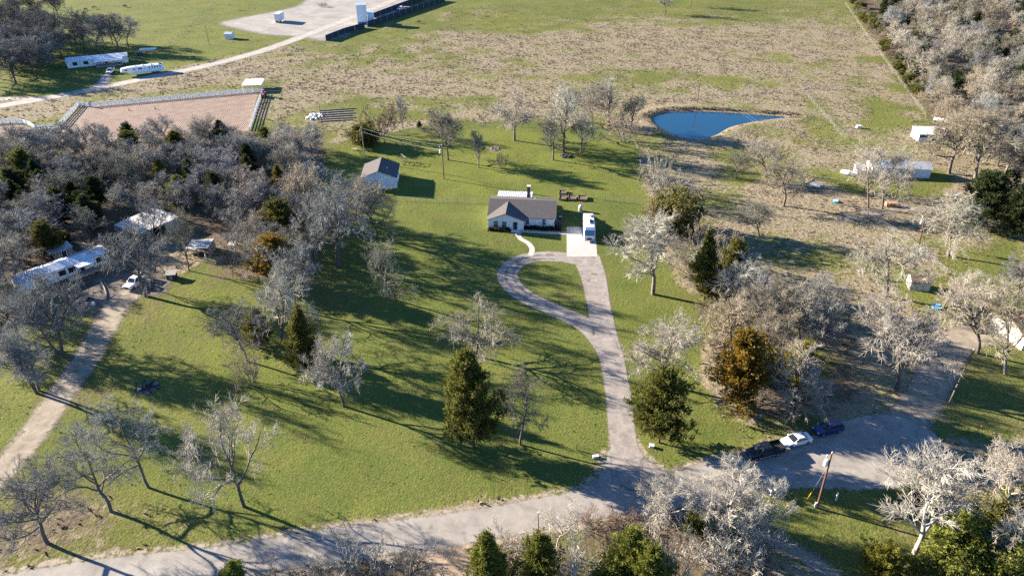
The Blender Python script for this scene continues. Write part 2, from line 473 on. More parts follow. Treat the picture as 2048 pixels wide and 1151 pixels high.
m_conc = sheet_material('poured_concrete', (0.37,0.345,0.30), (0.42,0.39,0.345), (0.46,0.43,0.385), 0.02, 0.7, None, 0.03, bmp=0.006)

ROAD = [np.array(p) for p in smooth(gp([(-160,1215),(150,1158),(420,1128),(640,1092),(880,1061),(1060,1030),(1200,1003),(1340,985),(1480,958),(1600,930)]), 6)]
CUL = smooth(gp([(1300,965),(1400,925),(1500,905),(1600,880),(1690,840),(1780,828),(1850,850),(1885,890),(1880,930),(1840,965),(1740,978),(1600,975),(1500,985),(1400,1010),(1330,1015),(1300,965)]), 4)
APRON = gp([(1213,905),(1262,870),(1290,915),(1330,945),(1420,955),(1400,1005),(1240,1012),(1130,1018),(1165,975),(1195,955),(1208,930)])
f_road = lambda Q: np.minimum(np.minimum(line_sd(Q, ROAD, [5.4]*len(ROAD)), poly_sd(Q, CUL)), poly_sd(Q, APRON))
sheet('road', f_road, bbox_of(list(ROAD)+list(CUL)), 0.022, m_road, 0.55)
sheet('verge', lambda Q: np.abs(f_road(Q) - 0.35) - 0.55 + 3 * (Q[:,0] > 38), bbox_of(list(ROAD)+list(CUL)), 0.012, m_verge, 0.6, 2.2)
DRV = smooth(gp([(1268,960),(1246,880),(1238,800),(1224,720),(1206,650),(1196,600),(1186,550),(1172,515)]), 6)
LOOP = smooth(gp([(1226,720),(1195,672),(1158,642),(1105,618),(1050,592),(1022,568),(1016,545),(1034,524),(1075,513),(1125,514),(1172,522)]), 6)
dw = [6.5, 5.0] + [4.6] * 100
f_drv = lambda Q: np.minimum(np.minimum(line_sd(Q, DRV, np.interp(np.linspace(0, 1, len(DRV)), [0, .12, .3, .7, 1], [6.4, 4.2, 4.2, 4.6, 6.2])), line_sd(Q, LOOP, np.interp(np.linspace(0, 1, len(LOOP)), [0, .3, .6, .8, 1], [4.2, 4.0, 4.4, 4.2, 4.6]))),
                            poly_sd(Q, gp([(1133,511),(1194,511),(1197,530),(1165,530),(1150,522)])))
sheet('driveway', f_drv, bbox_of(list(DRV)+list(LOOP)), 0.028, m_drive, 0.5)
PAD = gp([(1133.5,513),(1194.5,513),(1190.5,454),(1133,454)])
WALK = smooth(gp([(1062,509),(1064,497),(1056,486),(1042,478),(1036,470),(1038,459)]), 5)
WALK2 = gp([(1032,461),(1052,462.5),(1090,465.5),(1140,467)])
sheet('parking_pad', lambda Q: poly_sd(Q, PAD), bbox_of(PAD), 0.034, m_conc, 0.3, 0.3)
sheet('walkway', lambda Q: np.minimum(line_sd(Q, WALK, [1.25]*len(WALK)), line_sd(Q, WALK2, [1.5, 1.4, 1.2, 1.2])), bbox_of(list(WALK)+list(WALK2)), 0.04, m_conc, 0.25, 0.3)
m_tyre = sheet_material('tyre_marks', (0.12,0.1,0.085), (0.15,0.128,0.108), (0.18,0.155,0.13), 0.12, 0.8, None, 0.3, cover=0.5)
def offset(line, d):
    out = []
    for i in range(len(line)):
        a, b_ = np.asarray(line[max(i-1, 0)]), np.asarray(line[min(i+1, len(line)-1)]); e = b_ - a; e = e / np.linalg.norm(e)
        out.append(np.asarray(line[i]) + d * np.array([-e[1], e[0]]))
    return out
arc = LOOP[len(LOOP)//3:-8]
tm = [offset(arc, d) for d in (-1.15, 0.45)]
sheet('tyre_marks', lambda Q: np.min([line_sd(Q, l_, [0.28]*len(l_)) for l_ in tm], 0), bbox_of(arc), 0.034, m_tyre, 0.22, 0.4)
tr1 = smooth(gp([(-60,1010),(5,940),(55,882),(105,812),(160,735),(205,660),(232,612),(268,582)]), 5)
sheet('dirt_track', lambda Q: line_sd(Q, tr1, np.linspace(4.6, 5.6, len(tr1))), bbox_of(tr1), 0.02, m_dirt, 0.6, 2.5)
tr2 = smooth(gp([(1800,860),(1845,800),(1880,735),(1905,690),(1960,668),(2080,668)]), 5)
sheet('dirt_drive', lambda Q: line_sd(Q, tr2, np.linspace(6.0, 6.5, len(tr2))), bbox_of(tr2), 0.02, m_dirt, 0.6, 2.5)
tr3 = smooth(gp([(1480,1040),(1560,1085),(1620,1118),(1690,1170)]), 5)
sheet('dirt_path', lambda Q: line_sd(Q, tr3, [2.6]*len(tr3)), bbox_of(tr3), 0.02, m_dirt, 0.5, 2.5)
tr4 = smooth(gp([(1680,440),(1760,424),(1830,418),(1900,430),(1985,400),(2060,380)]), 5)
sheet('yard_lane', lambda Q: line_sd(Q, tr4, [3.2]*len(tr4)), bbox_of(tr4), 0.02, m_dirt, 0.7, 2.5)
clr = gp([(835,1098),(900,1075),(945,1085),(950,1140),(960,1175),(880,1175),(850,1120)])
sheet('clearing', lambda Q: poly_sd(Q, clr), bbox_of(clr), 0.02, m_clear, 0.4, 2)
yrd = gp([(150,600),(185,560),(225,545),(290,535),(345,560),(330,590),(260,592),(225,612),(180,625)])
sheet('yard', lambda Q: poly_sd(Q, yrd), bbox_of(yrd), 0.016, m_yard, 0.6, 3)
rr = smooth(gp([(-60,222),(0,212),(150,186),(300,155),(420,130),(520,103),(600,75),(690,40),(760,12),(830,-20)]), 5)
rr2 = smooth(gp([(-60,200),(40,197),(110,194),(185,178),(205,165),(213,152)]), 5)
sheet('ranch_road', lambda Q: np.minimum(line_sd(Q, rr, np.linspace(5.5, 6.5, len(rr))), line_sd(Q, rr2, [4.0]*len(rr2))), bbox_of(rr), 0.03, m_gravel, 1.2, 4)
lot = smooth(gp([(440,44),(500,32),(590,14),(640,-8),(840,-20),(815,12),(760,40),(720,58),(660,82),(600,74),(520,68),(440,50)]), 3)
sheet('gravel_lot', lambda Q: poly_sd(Q, lot), bbox_of(lot), 0.02, m_lot, 1.6, 8)
arena_px = [(172,214),(517,183),(497,262),(300,285),(90,285),(122,254)]
sheet('riding_arena', lambda Q: poly_sd(Q, gp(arena_px)), bbox_of(gp(arena_px)), 0.03, m_arena, 1.2, 1)
rp = gp([(-60,258),(0,250),(45,250),(66,258),(60,268),(20,276),(-60,284)])
sheet('round_pen_dirt', lambda Q: poly_sd(Q, rp), bbox_of(rp), 0.03, m_arena, 1.2, 1)
# pond water
m, t, b = nt('pond_water')
b.inputs['Base Color'].default_value = (0.008, 0.03, 0.05, 1); b.inputs['Roughness'].default_value = 0.07
b.inputs['Specular IOR Level'].default_value = 0.5
cc = mixc(t, ramp(t, noise(t, 0.25, 6, 0.7, dist=1.0), (0.62, 0.0), (0.7, 0.25)), (0.007, 0.035, 0.06), (0.09, 0.09, 0.06))
lk(t, cc, b.inputs['Base Color'])
bump(t, b, noise(t, 2.2, 4), 0.25, 0.02)
mb = MB(); pc = np.mean(POND, 0)
mb.add([(*(pc + (p - pc) * 1.06), -0.42) for p in POND[:-1]], [tuple(range(len(POND) - 1))])
tag(mb.build('pond_water', m), kind='structure')

# ------------------------------------------------------------------ tussocks of dry grass (uncountable)
def scatter(n, bbox, seed, fn):
    rg = np.random.default_rng(seed)
    Q = np.stack([rg.uniform(bbox[0], bbox[1], n), rg.uniform(bbox[2], bbox[3], n)], 1)
    # keep what the photo can see
    u = Q[:,0] / (Q[:,1] * CP + CAMH * SP)
    Q = Q[np.abs(u) < 0.80]
    return Q[rg.random(len(Q)) < fn(Q)], rg
SHEETS = [f_road, f_drv, lambda Q: poly_sd(Q, PAD), lambda Q: poly_sd(Q, POND) - 0.8, lambda Q: poly_sd(Q, gp(arena_px)), lambda Q: poly_sd(Q, rp) , lambda Q: poly_sd(Q, lot) - 2,
          lambda Q: line_sd(Q, rr, [6.5]*len(rr)), lambda Q: line_sd(Q, tr1, [5.0]*len(tr1)), lambda Q: line_sd(Q, tr2, [6.0]*len(tr2)), lambda Q: line_sd(Q, tr3, [2.4]*len(tr3)), lambda Q: poly_sd(Q, clr)]
def clear_of_sheets(Q, gap=0.3):
    ok = np.ones(len(Q), bool)
    for f in SHEETS: ok &= f(Q) > gap
    return ok
def tufts(name, label, Q, rg, size, hgt, mat, nb=7, ztilt=0.75):
    ok = clear_of_sheets(Q); Q = Q[ok]
    n = len(Q)
    s = size[0] + (size[1] - size[0]) * rg.random(n) ** 2
    a = rg.random((n, nb)) * 2 * np.pi
    r0 = rg.random((n, nb)) * 0.25; r1 = 0.3 + 0.45 * rg.random((n, nb))
    h = hgt * (0.55 + 0.7 * rg.random((n, nb))) * s[:, None] / size[1] + 0.05
    w = (0.13 + 0.16 * rg.random((n, nb))) * s[:, None]
    ca, sa = np.cos(a), np.sin(a)
    bx_, by_ = Q[:,0:1] + ca * r0 * s[:,None], Q[:,1:2] + sa * r0 * s[:,None]
    tx, ty = Q[:,0:1] + ca * r1 * s[:,None], Q[:,1:2] + sa * r1 * s[:,None]
    z0 = np.full((n, nb), -0.03)
    V = np.stack([np.stack([bx_ - sa*w, by_ + ca*w, z0], -1), np.stack([bx_ + sa*w, by_ - ca*w, z0], -1), np.stack([tx, ty, h], -1)], 2).reshape(-1, 3)
    Fc = np.arange(len(V)).reshape(-1, 3)
    me = fast_mesh(name, V, Fc, mat)
    tint = np.repeat(rg.random(n), nb * 3)
    fattr(me, 'tint', tint)
    return tag(link(name, me), label, 'grass', kind='stuff')
def tuft_material(name, a, b_, c_):
    m, t, b = nt(name)
    c = ramp(t, attr(t, 'tint'), (0.0, a), (0.5, b_), (1.0, c_))
    lk(t, c, b.inputs['Base Color']); b.inputs['Roughness'].default_value = 0.9; b.inputs['Specular IOR Level'].default_value = 0.05
    tr = nd(t, 'ShaderNodeBsdfTranslucent'); lk(t, c, tr.inputs[0]); mx = nd(t, 'ShaderNodeMixShader'); mx.inputs[0].default_value = 0.25
    lk(t, b.outputs[0], mx.inputs[1]); lk(t, tr.outputs[0], mx.inputs[2]); lk(t, mx.outputs[0], t.nodes['Material Output'].inputs[0])
    return m
mt_tan = tuft_material('dry_tussock', (0.12,0.095,0.055), (0.185,0.15,0.092), (0.25,0.207,0.135))
mt_red = tuft_material('rust_grass', (0.07,0.045,0.022), (0.125,0.085,0.045), (0.2,0.15,0.09))
mt_grn = tuft_material('winter_weeds', (0.055,0.08,0.016), (0.105,0.13,0.025), (0.17,0.17,0.04))
def dens_dry(Q):
    d, l, t_ = ground_masks(Q)
    n = fbm(Q[:,0], Q[:,1], 3.5, 51, 3)
    return np.clip((d - 0.45 + (n - 0.5) * 1.4) * 1.5, 0, 1) * (1 - 0.6 * t_)
Q, rg = scatter(230000, (-330, 330, 170, 430), 5, dens_dry)
tufts('pasture_tussocks', 'tan dry grass tussocks covering the wide pasture beyond the houses', Q, rg, (0.4, 1.15), 0.25, mt_tan, 6)
Q, rg = scatter(60000, (-130, 150, 48, 172), 6, lambda Q: dens_dry(Q) * 0.9)
tufts('rough_grass', 'dry tan grass tufts on the unmown lots around the lawn', Q, rg, (0.3, 0.9), 0.3, mt_tan, 6)
def dens_lit(Q):
    d, l, t_ = ground_masks(Q)
    return np.clip(t_ - 0.42, 0, 1) * 1.2
Q, rg = scatter(40000, (-130, 150, 46, 172), 8, dens_lit)
tufts('leaf_litter_weeds', 'rusty dead weeds and leaf litter under the bare trees', Q, rg, (0.3, 0.75), 0.25, mt_red, 5)
def dens_grn(Q):
    d, l, t_ = ground_masks(Q)
    return np.clip((1 - d) * (0.25 + 0.3 * l) * (1 - t_), 0, 1) * sstep(0.45, 0.75, fbm(Q[:,0], Q[:,1], 6, 77, 4))
Q, rg = scatter(90000, (-130, 130, 46, 230), 9, dens_grn)
tufts('lawn_grass_tufts', 'small green grass tufts growing in the mown lawn', Q, rg, (0.2, 0.5), 0.1, mt_grn, 4)
def dens_reed(Q): return (np.abs(poly_sd(Q, POND) - 1.2) < 1.1) * np.where(Q[:,1] > np.mean(POND, 0)[1] + 3, 1.0, 0.12)
Q, rg = scatter(6000, bbox_of(POND, 5), 10, dens_reed)
SH_keep = SHEETS; SHEETS = []
tufts('bank_reeds', 'brown reeds and dead grass fringing the pond bank', Q, rg, (0.5, 1.1), 0.75, mt_red, 7)
SHEETS = SH_keep
# ------------------------------------------------------------------ trees
m_bark = M_tint('bark', 0.9, 0, 2.0)
m_twig = M_tint('twigs', 0.9, 0, 0.35, 0.75, 1.0)
m_needle = M_tint('needles', 0.8, 0.35, 0.9, 0.45, 1.0)
m_leaf = M_tint('shrub_leaves', 0.6, 0.35, 0.8, 0.5, 1.0)

def prisms(segs, n):
    """tapered prisms for an array of segments (k,8): p0 p1 r0 r1 -> V,F"""
    S = np.asarray(segs, float)
    p0, p1, r0, r1 = S[:,0:3], S[:,3:6], S[:,6], S[:,7]
    d = p1 - p0; d /= np.maximum(np.linalg.norm(d, axis=1, keepdims=True), 1e-9)
    ref = np.where(np.abs(d[:,2:3]) < 0.9, np.array([[0,0,1.0]]), np.array([[1.0,0,0]]))
    u = np.cross(d, ref); u /= np.linalg.norm(u, axis=1, keepdims=True); w = np.cross(d, u)
    a = np.arange(n) * 2 * np.pi / n
    off = u[:,None,:] * np.cos(a)[None,:,None] + w[:,None,:] * np.sin(a)[None,:,None]
    V = np.concatenate([p0[:,None,:] + off * r0[:,None,None], p1[:,None,:] + off * r1[:,None,None]], 1).reshape(-1, 3)
    k = len(S); base = (np.arange(k) * 2 * n)[:,None]
    i = np.arange(n)
    q = np.stack([i, (i+1) % n, n + (i+1) % n, n + i], 1)
    F = (base[:,:,None] + q[None]).reshape(-1, 4)
    return V, F
def unit(v): return v / max(np.linalg.norm(v), 1e-9)
def perp(d, rg):
    v = rg.normal(size=3); v -= d * (v @ d)
    return unit(v)
class Tree:
    """skeleton by levels: trunk, limbs, branches, branchlets, twigs"""
    def __init__(s, seed, trunk_h, trunk_r, lean=0.05, limbs=7, spread=0.9, limb_len=4.2, ratios=(0.55, 0.5, 0.5), kids=(7, 7, 6), gnarl=0.22, up=0.10, twig_r=0.011, crown0=0.45, leader=True, droop=0.0, top_bias=0.0, angs=(0.75,0.8,0.7)):
        s.rg = np.random.default_rng(seed); s.seg = [[] for _ in range(5)]
        s.p = dict(ratios=ratios, kids=kids, gnarl=gnarl, up=up, twig_r=twig_r, droop=droop, angs=angs)
        rg = s.rg
        pts = s.stem(np.zeros(3), unit(np.array([rg.normal()*lean, rg.normal()*lean, 1.0])), trunk_h, trunk_r, trunk_r * (0.45 if leader else 0.6), 7, 0, gnarl * 0.35, 0.02)
        s.seg[0].append([*(np.array([0,0,-0.3])), *pts[0][0], trunk_r * 1.7, trunk_r * 1.0])
        az = rg.random() * 6.28
        for i in range(limbs):
            f = crown0 + (1 - crown0) * (i + rg.random() * 0.6) / limbs
            f = min(f, 1.0)
            p, d, r = s.at(pts, f)
            az += 2.4 + rg.normal() * 0.35
            tilt = spread * (1.15 - 0.65 * (f - crown0) / (1 - crown0)) * (0.85 + 0.3 * rg.random())
            dd = np.array([math.cos(az) * math.sin(tilt), math.sin(az) * math.sin(tilt), math.cos(tilt)])
            L = limb_len * (0.75 + 0.4 * rg.random()) * (1.05 - 0.25 * abs(f - crown0 - top_bias))
            s.grow(p, dd, L, r * 0.72, 1)
        if leader:
            p, d, r = s.at(pts, 1.0)
            s.grow(p, d, limb_len * 0.8, r, 1)
    def at(s, pts, f):
        n = len(pts) - 1; x = f * n; i = min(int(x), n - 1); t = x - i
        return pts[i][0] * (1-t) + pts[i+1][0] * t, pts[min(i+1, n)][2], pts[i][1] * (1-t) + pts[i+1][1] * t
    def stem(s, p, d, L, r0, r1, n, lev, gn, up):
        pts = [(p, r0, d)]
        for k in range(n):
            d = unit(d + s.rg.normal(size=3) * gn + np.array([0, 0, up]))
            q = p + d * L / n
            ra, rb = r0 + (r1 - r0) * k / n, r0 + (r1 - r0) * (k + 1) / n
            s.seg[lev].append([*p, *q, ra, rb]); p = q; pts.append((p, rb, d))
        return pts
    def grow(s, p, d, L, r, lev):
        a = s.p; rg = s.rg
        n = (0, 6, 4, 2, 1)[lev]
        pts = s.stem(p, d, L, r, r * (0.3, 0.3, 0.32, 0.45, 0.4)[lev], n, lev, a['gnarl'] * (0, 0.75, 1.0, 1.0, 0.6)[lev], a['up'] * (0, 1, 0.8, 0.5, 0.3)[lev] - a['droop'] * (lev >= 2))
        if lev == 4: return
        m = a['kids'][lev - 1]
        for i in range(m):
            f = (0.25, 0.25, 0.2)[lev - 1] + (0.78) * (i + rg.random()) / m
            f = min(f, 1.0)
            q, dd, rr = s.at(pts, f)
            an = a['angs'][lev-1] * (0.7 + 0.6 * rg.random())
            nd_ = unit(dd * math.cos(an) + perp(dd, rg) * math.sin(an))
            LL = L * a['ratios'][lev - 1] * (0.7 + 0.5 * rg.random()) * (1.1 - 0.45 * f)
            rr = max(rr * 0.62, a['twig_r'] * (1.0 if lev == 3 else 1.5))
            s.grow(q, nd_, LL, rr, lev + 1)
    def meshes(s, name):
        V0, F0 = prisms(s.seg[0] + s.seg[1], 6)
        tm = fast_mesh(name + '_trunk', V0, F0, m_bark)
        Va, Fa = prisms(s.seg[2], 4); Vb, Fb = prisms(s.seg[3] + s.seg[4], 3)
        V = np.concatenate([Va, Vb]); F = np.concatenate([Fa, Fb + len(Va)])
        cm = fast_mesh(name + '_crown', V, F, m_twig)
        tip = np.array([q[3:6] for q in s.seg[4]] + [q[3:6] for q in s.seg[3]])
        hi = np.percentile(tip[:,2], 99.5); rad = np.percentile(np.hypot(tip[:,0], tip[:,1]), 86)
        return dict(trunk=tm, crown=cm, h=float(hi), w=float(2 * rad), top=tip[tip[:,2] > hi * 0.8].mean(0))
PROTO = {}
for i in range(4):      # post oaks: round, dense, gnarled
    PROTO['oak', i] = Tree(100 + i, 4.6 + 0.5 * i, 0.215, 0.06, 9, 1.05, 4.3, (0.58, 0.57, 0.72), (8, 8, 8), 0.24, 0.06, 0.0145, 0.42, True).meshes('oak')
for i in range(3):      # tall, vase shaped
    PROTO['elm', i] = Tree(200 + i, 6.5, 0.165, 0.05, 8, 0.72, 4.6, (0.55, 0.56, 0.75), (8, 8, 7), 0.15, 0.12, 0.0135, 0.35, True, angs=(0.6, 0.65, 0.6)).meshes('elm')
for i in range(3):      # sparse crowns, dead limbs
    PROTO['snag', i] = Tree(300 + i, 6.2, 0.2, 0.10, 8, 1.1, 4.6, (0.56, 0.58, 0.75), (7, 7, 8), 0.27, 0.04, 0.0135, 0.40, True).meshes('snag')
for i in range(2):      # broad crown on a forked low trunk
    PROTO['broad', i] = Tree(400 + i, 3.6, 0.23, 0.10, 8, 1.25, 5.0, (0.55, 0.57, 0.72), (8, 8, 8), 0.25, 0.05, 0.0145, 0.5, False).meshes('broad')
def brush(seed, stems, h, spread, kids, twig_r):
    t = Tree.__new__(Tree); t.rg = rg = np.random.default_rng(seed); t.seg = [[] for _ in range(5)]
    t.p = dict(ratios=(0.5, 0.5, 0.5), kids=kids, gnarl=0.2, up=0.06, twig_r=twig_r, droop=0.0, angs=(0.55, 0.6, 0.6))
    for i in range(stems):
        a = rg.random() * 6.283; tl = spread * math.sqrt(rg.random())
        p = np.array([math.cos(a) * 0.35 * tl * h * 0.5, math.sin(a) * 0.35 * tl * h * 0.5, -0.1])
        t.grow(p, np.array([math.cos(a) * math.sin(tl), math.sin(a) * math.sin(tl), math.cos(tl)]), h * (0.7 + 0.4 * rg.random()), 0.05, 1)
    return t.meshes('brush')
for i in range(3): PROTO['brush', i] = brush(500 + i, 12, 3.2, 1.0, (7, 5, 5), 0.014)

def leaf_cloud(C, rg, size, n_per, rad, flat=0.0, out=None, long=1.8):
    """n_per small leaf faces round each clump centre C (k,3)"""
    k = len(C)
    o = rg.normal(size=(k, n_per, 3)) * rad
    if flat: o[:,:,2] *= flat
    P0 = (C[:,None,:] + o).reshape(-1, 3)
    d = rg.normal(size=P0.shape)
    if out is not None: d += np.repeat(out, n_per, 0) * 1.2
    d /= np.linalg.norm(d, axis=1, keepdims=True)
    e = np.cross(d, rg.normal(size=P0.shape)); e /= np.linalg.norm(e, axis=1, keepdims=True)
    s = size * (0.6 + 0.8 * rg.random((len(P0), 1)))
    V = np.stack([P0 - e * s * 0.5, P0 + e * s * 0.5, P0 + d * s * long], 1).reshape(-1, 3)
    return V
def cedar(seed, H=8.0, W=4.4, boughs=95, per=15, power=0.75, split=0.0, leaf=0.15):
    """boughs that sweep out and up, each carrying tufts of scale leaves; gaps between them show the inside"""
    rg = np.random.default_rng(seed)
    C, O, segs = [], [], [[0,0,-0.3,0,0,H*0.35,0.16,0.11],[0,0,H*0.35,0,0,H*0.93,0.11,0.02]]
    for i in range(boughs):
        f = ((i + rg.random()) / boughs) ** 0.85
        z = (0.04 + 0.9 * f) * H; a = i * 2.4 + rg.normal() * 0.3
        Rm = W / 2 * (1 - f) ** power * rg.uniform(0.42, 1.38) * min(1, 0.7 + 3 * f) + 0.15
        rise = rg.uniform(0.25, 0.75)
        k = max(3, int(3 + Rm * 4))
        off = split * math.sin(z * 1.3 + seed) * (1 - f)
        for j in range(k):
            r = Rm * (0.3 + 0.75 * (j + rg.random()) / k)
            b = a + rg.normal() * 0.28
            C.append((math.cos(b) * r + off, math.sin(b) * r, z + rise * r + rg.normal() * 0.1)); O.append((math.cos(b), math.sin(b), 0.9))
        segs.append([0, 0, z, math.cos(a) * Rm + off, math.sin(a) * Rm, z + rise * Rm, 0.035, 0.01])
    for j in range(10): C.append((rg.normal()*0.08, rg.normal()*0.08, H*(0.9+0.011*j))); O.append((0,0,1.5))
    C, O = np.array(C), np.array(O)
    V = leaf_cloud(C, rg, leaf, per, 0.15, 0.9, O, 2.0)
    V0, F0 = prisms(segs, 5)
    return dict(trunk=fast_mesh('cedar_trunk', V0, F0, m_bark), crown=fast_mesh('cedar_crown', V, np.arange(len(V)).reshape(-1, 3), m_needle), h=H, w=W*1.05, top=np.array([0,0,H]))
PROTO['cedar', 0] = cedar(1, 8, 4.4, 78, 24, 0.85, 0.1, 0.125)
PROTO['cedar', 1] = cedar(2, 8, 5.2, 88, 23, 0.5, 0.5, 0.13)
PROTO['cedar', 2] = cedar(3, 8, 3.6, 70, 22, 0.7, 0.2, 0.125)
PROTO['cedar', 3] = cedar(4, 8, 6.4, 92, 22, 0.42, 0.8, 0.13)
def evergreen_shrub(seed, H=3.0, W=3.6, n=220, per=34):
    rg = np.random.default_rng(seed)
    C = rg.normal(size=(n, 3)); C /= np.linalg.norm(C, axis=1, keepdims=True); C *= (rg.random((n, 1)) ** 0.33)
    C[:,0] *= W / 2; C[:,1] *= W / 2; C[:,2] = (C[:,2] * 0.5 + 0.52) * H
    C *= (0.75 + 0.45 * vnoise(np.arctan2(C[:,1], C[:,0]) * 2 + 9, C[:,2] * 1.5 + seed))[:,None]
    V = leaf_cloud(C, rg, 0.12, per, 0.17)
    segs = [[0,0,-0.2,*c,0.035,0.012] for c in C[::5]]
    V0, F0 = prisms(segs, 4)
    return dict(trunk=fast_mesh('shrub_stems', V0, F0, m_bark), crown=fast_mesh('shrub_foliage', V, np.arange(len(V)).reshape(-1,3), m_leaf), h=H, w=W, top=np.array([0,0,H]))
for i in range(3): PROTO['shrub', i] = evergreen_shrub(30 + i, 3.0, 3.4 + 0.5 * i)

TINT = {'grey': (0.2,0.197,0.185), 'pale': (0.30,0.27,0.215), 'white': (0.33,0.305,0.25), 'tan': (0.24,0.205,0.145), 'brown': (0.15,0.105,0.075), 'dark': (0.115,0.108,0.1), 'greygreen': (0.17,0.165,0.125),
        'green': (0.125,0.13,0.027), 'deep': (0.04,0.055,0.018), 'olive': (0.12,0.112,0.025), 'gold': (0.24,0.15,0.024), 'yellow': (0.2,0.18,0.026), 'bright': (0.16,0.17,0.03)}
BARK = {'oak': (0.13,0.105,0.085), 'elm': (0.17,0.145,0.12), 'snag': (0.115,0.095,0.08), 'broad': (0.14,0.115,0.095), 'brush': (0.2,0.17,0.14), 'cedar': (0.11,0.07,0.045), 'shrub': (0.12,0.09,0.06)}
NAMES = {'oak': 'bare_oak_tree', 'elm': 'bare_elm_tree', 'snag': 'bare_dead_limbed_tree', 'broad': 'bare_spreading_tree', 'brush': 'bare_shrub', 'cedar': 'cedar_tree', 'shrub': 'evergreen_shrub'}
trng = random.Random(99)
NTREE = [0]
def plant(kind, base, h, w, tint, label, group=None, lean=(0, 0), var=None, rz=None, bark=None):
    NTREE[0] += 1
    nv = sum(1 for k in PROTO if k[0] == kind)
    pr = PROTO[kind, (NTREE[0] if var is None else var) % nv]
    cat = 'shrub' if kind in ('brush', 'shrub') else 'tree'
    o = thing(NAMES[kind], label, cat, base, 0, group)
    if rz is None: rz = trng.random() * 6.283
    if kind in ('oak', 'elm', 'snag', 'broad') and lean != (0, 0):
        lean = (lean[0], lean[1])
    sx = w / pr['w']; sz = h / pr['h']
    mat_ = Matrix.Shear('XY', 4, (lean[0], lean[1])) @ Matrix.Diagonal((sx, sx, sz, 1)) @ Matrix.Rotation(rz, 4, 'Z')
    t = TINT[tint]; jj = trng.uniform(0.82, 1.15); j = [c * jj * trng.uniform(0.975, 1.025) for c in t]
    for nm in ('trunk', 'crown'):
        c = link({'trunk': 'trunk', 'crown': 'crown'}[nm] if cat == 'tree' else {'trunk': 'stems', 'crown': 'foliage' if kind == 'shrub' else 'twigs'}[nm], pr[nm], o)
        c.matrix_local = mat_
        c.color = (*((bark or BARK[kind]) if nm == 'trunk' else j), 1)
    return o
def PT(kind, bx_, by_, tx, ty, wpx, tint, label, group=None, var=None, rz=None, bark=None):
    """tree from its foot, its top and its crown width in the photo"""
    b = G(bx_, by_); h = max(1.0, height_at(b, ty))
    lx = (x_at(b, h, tx) - b.x) / h
    w = wpx / (FPX / (b.y * CP - (h * 0.7 - CAMH) * SP))
    return plant(kind, b, h, w, tint, label, group, (lx, 0), var, rz, bark)

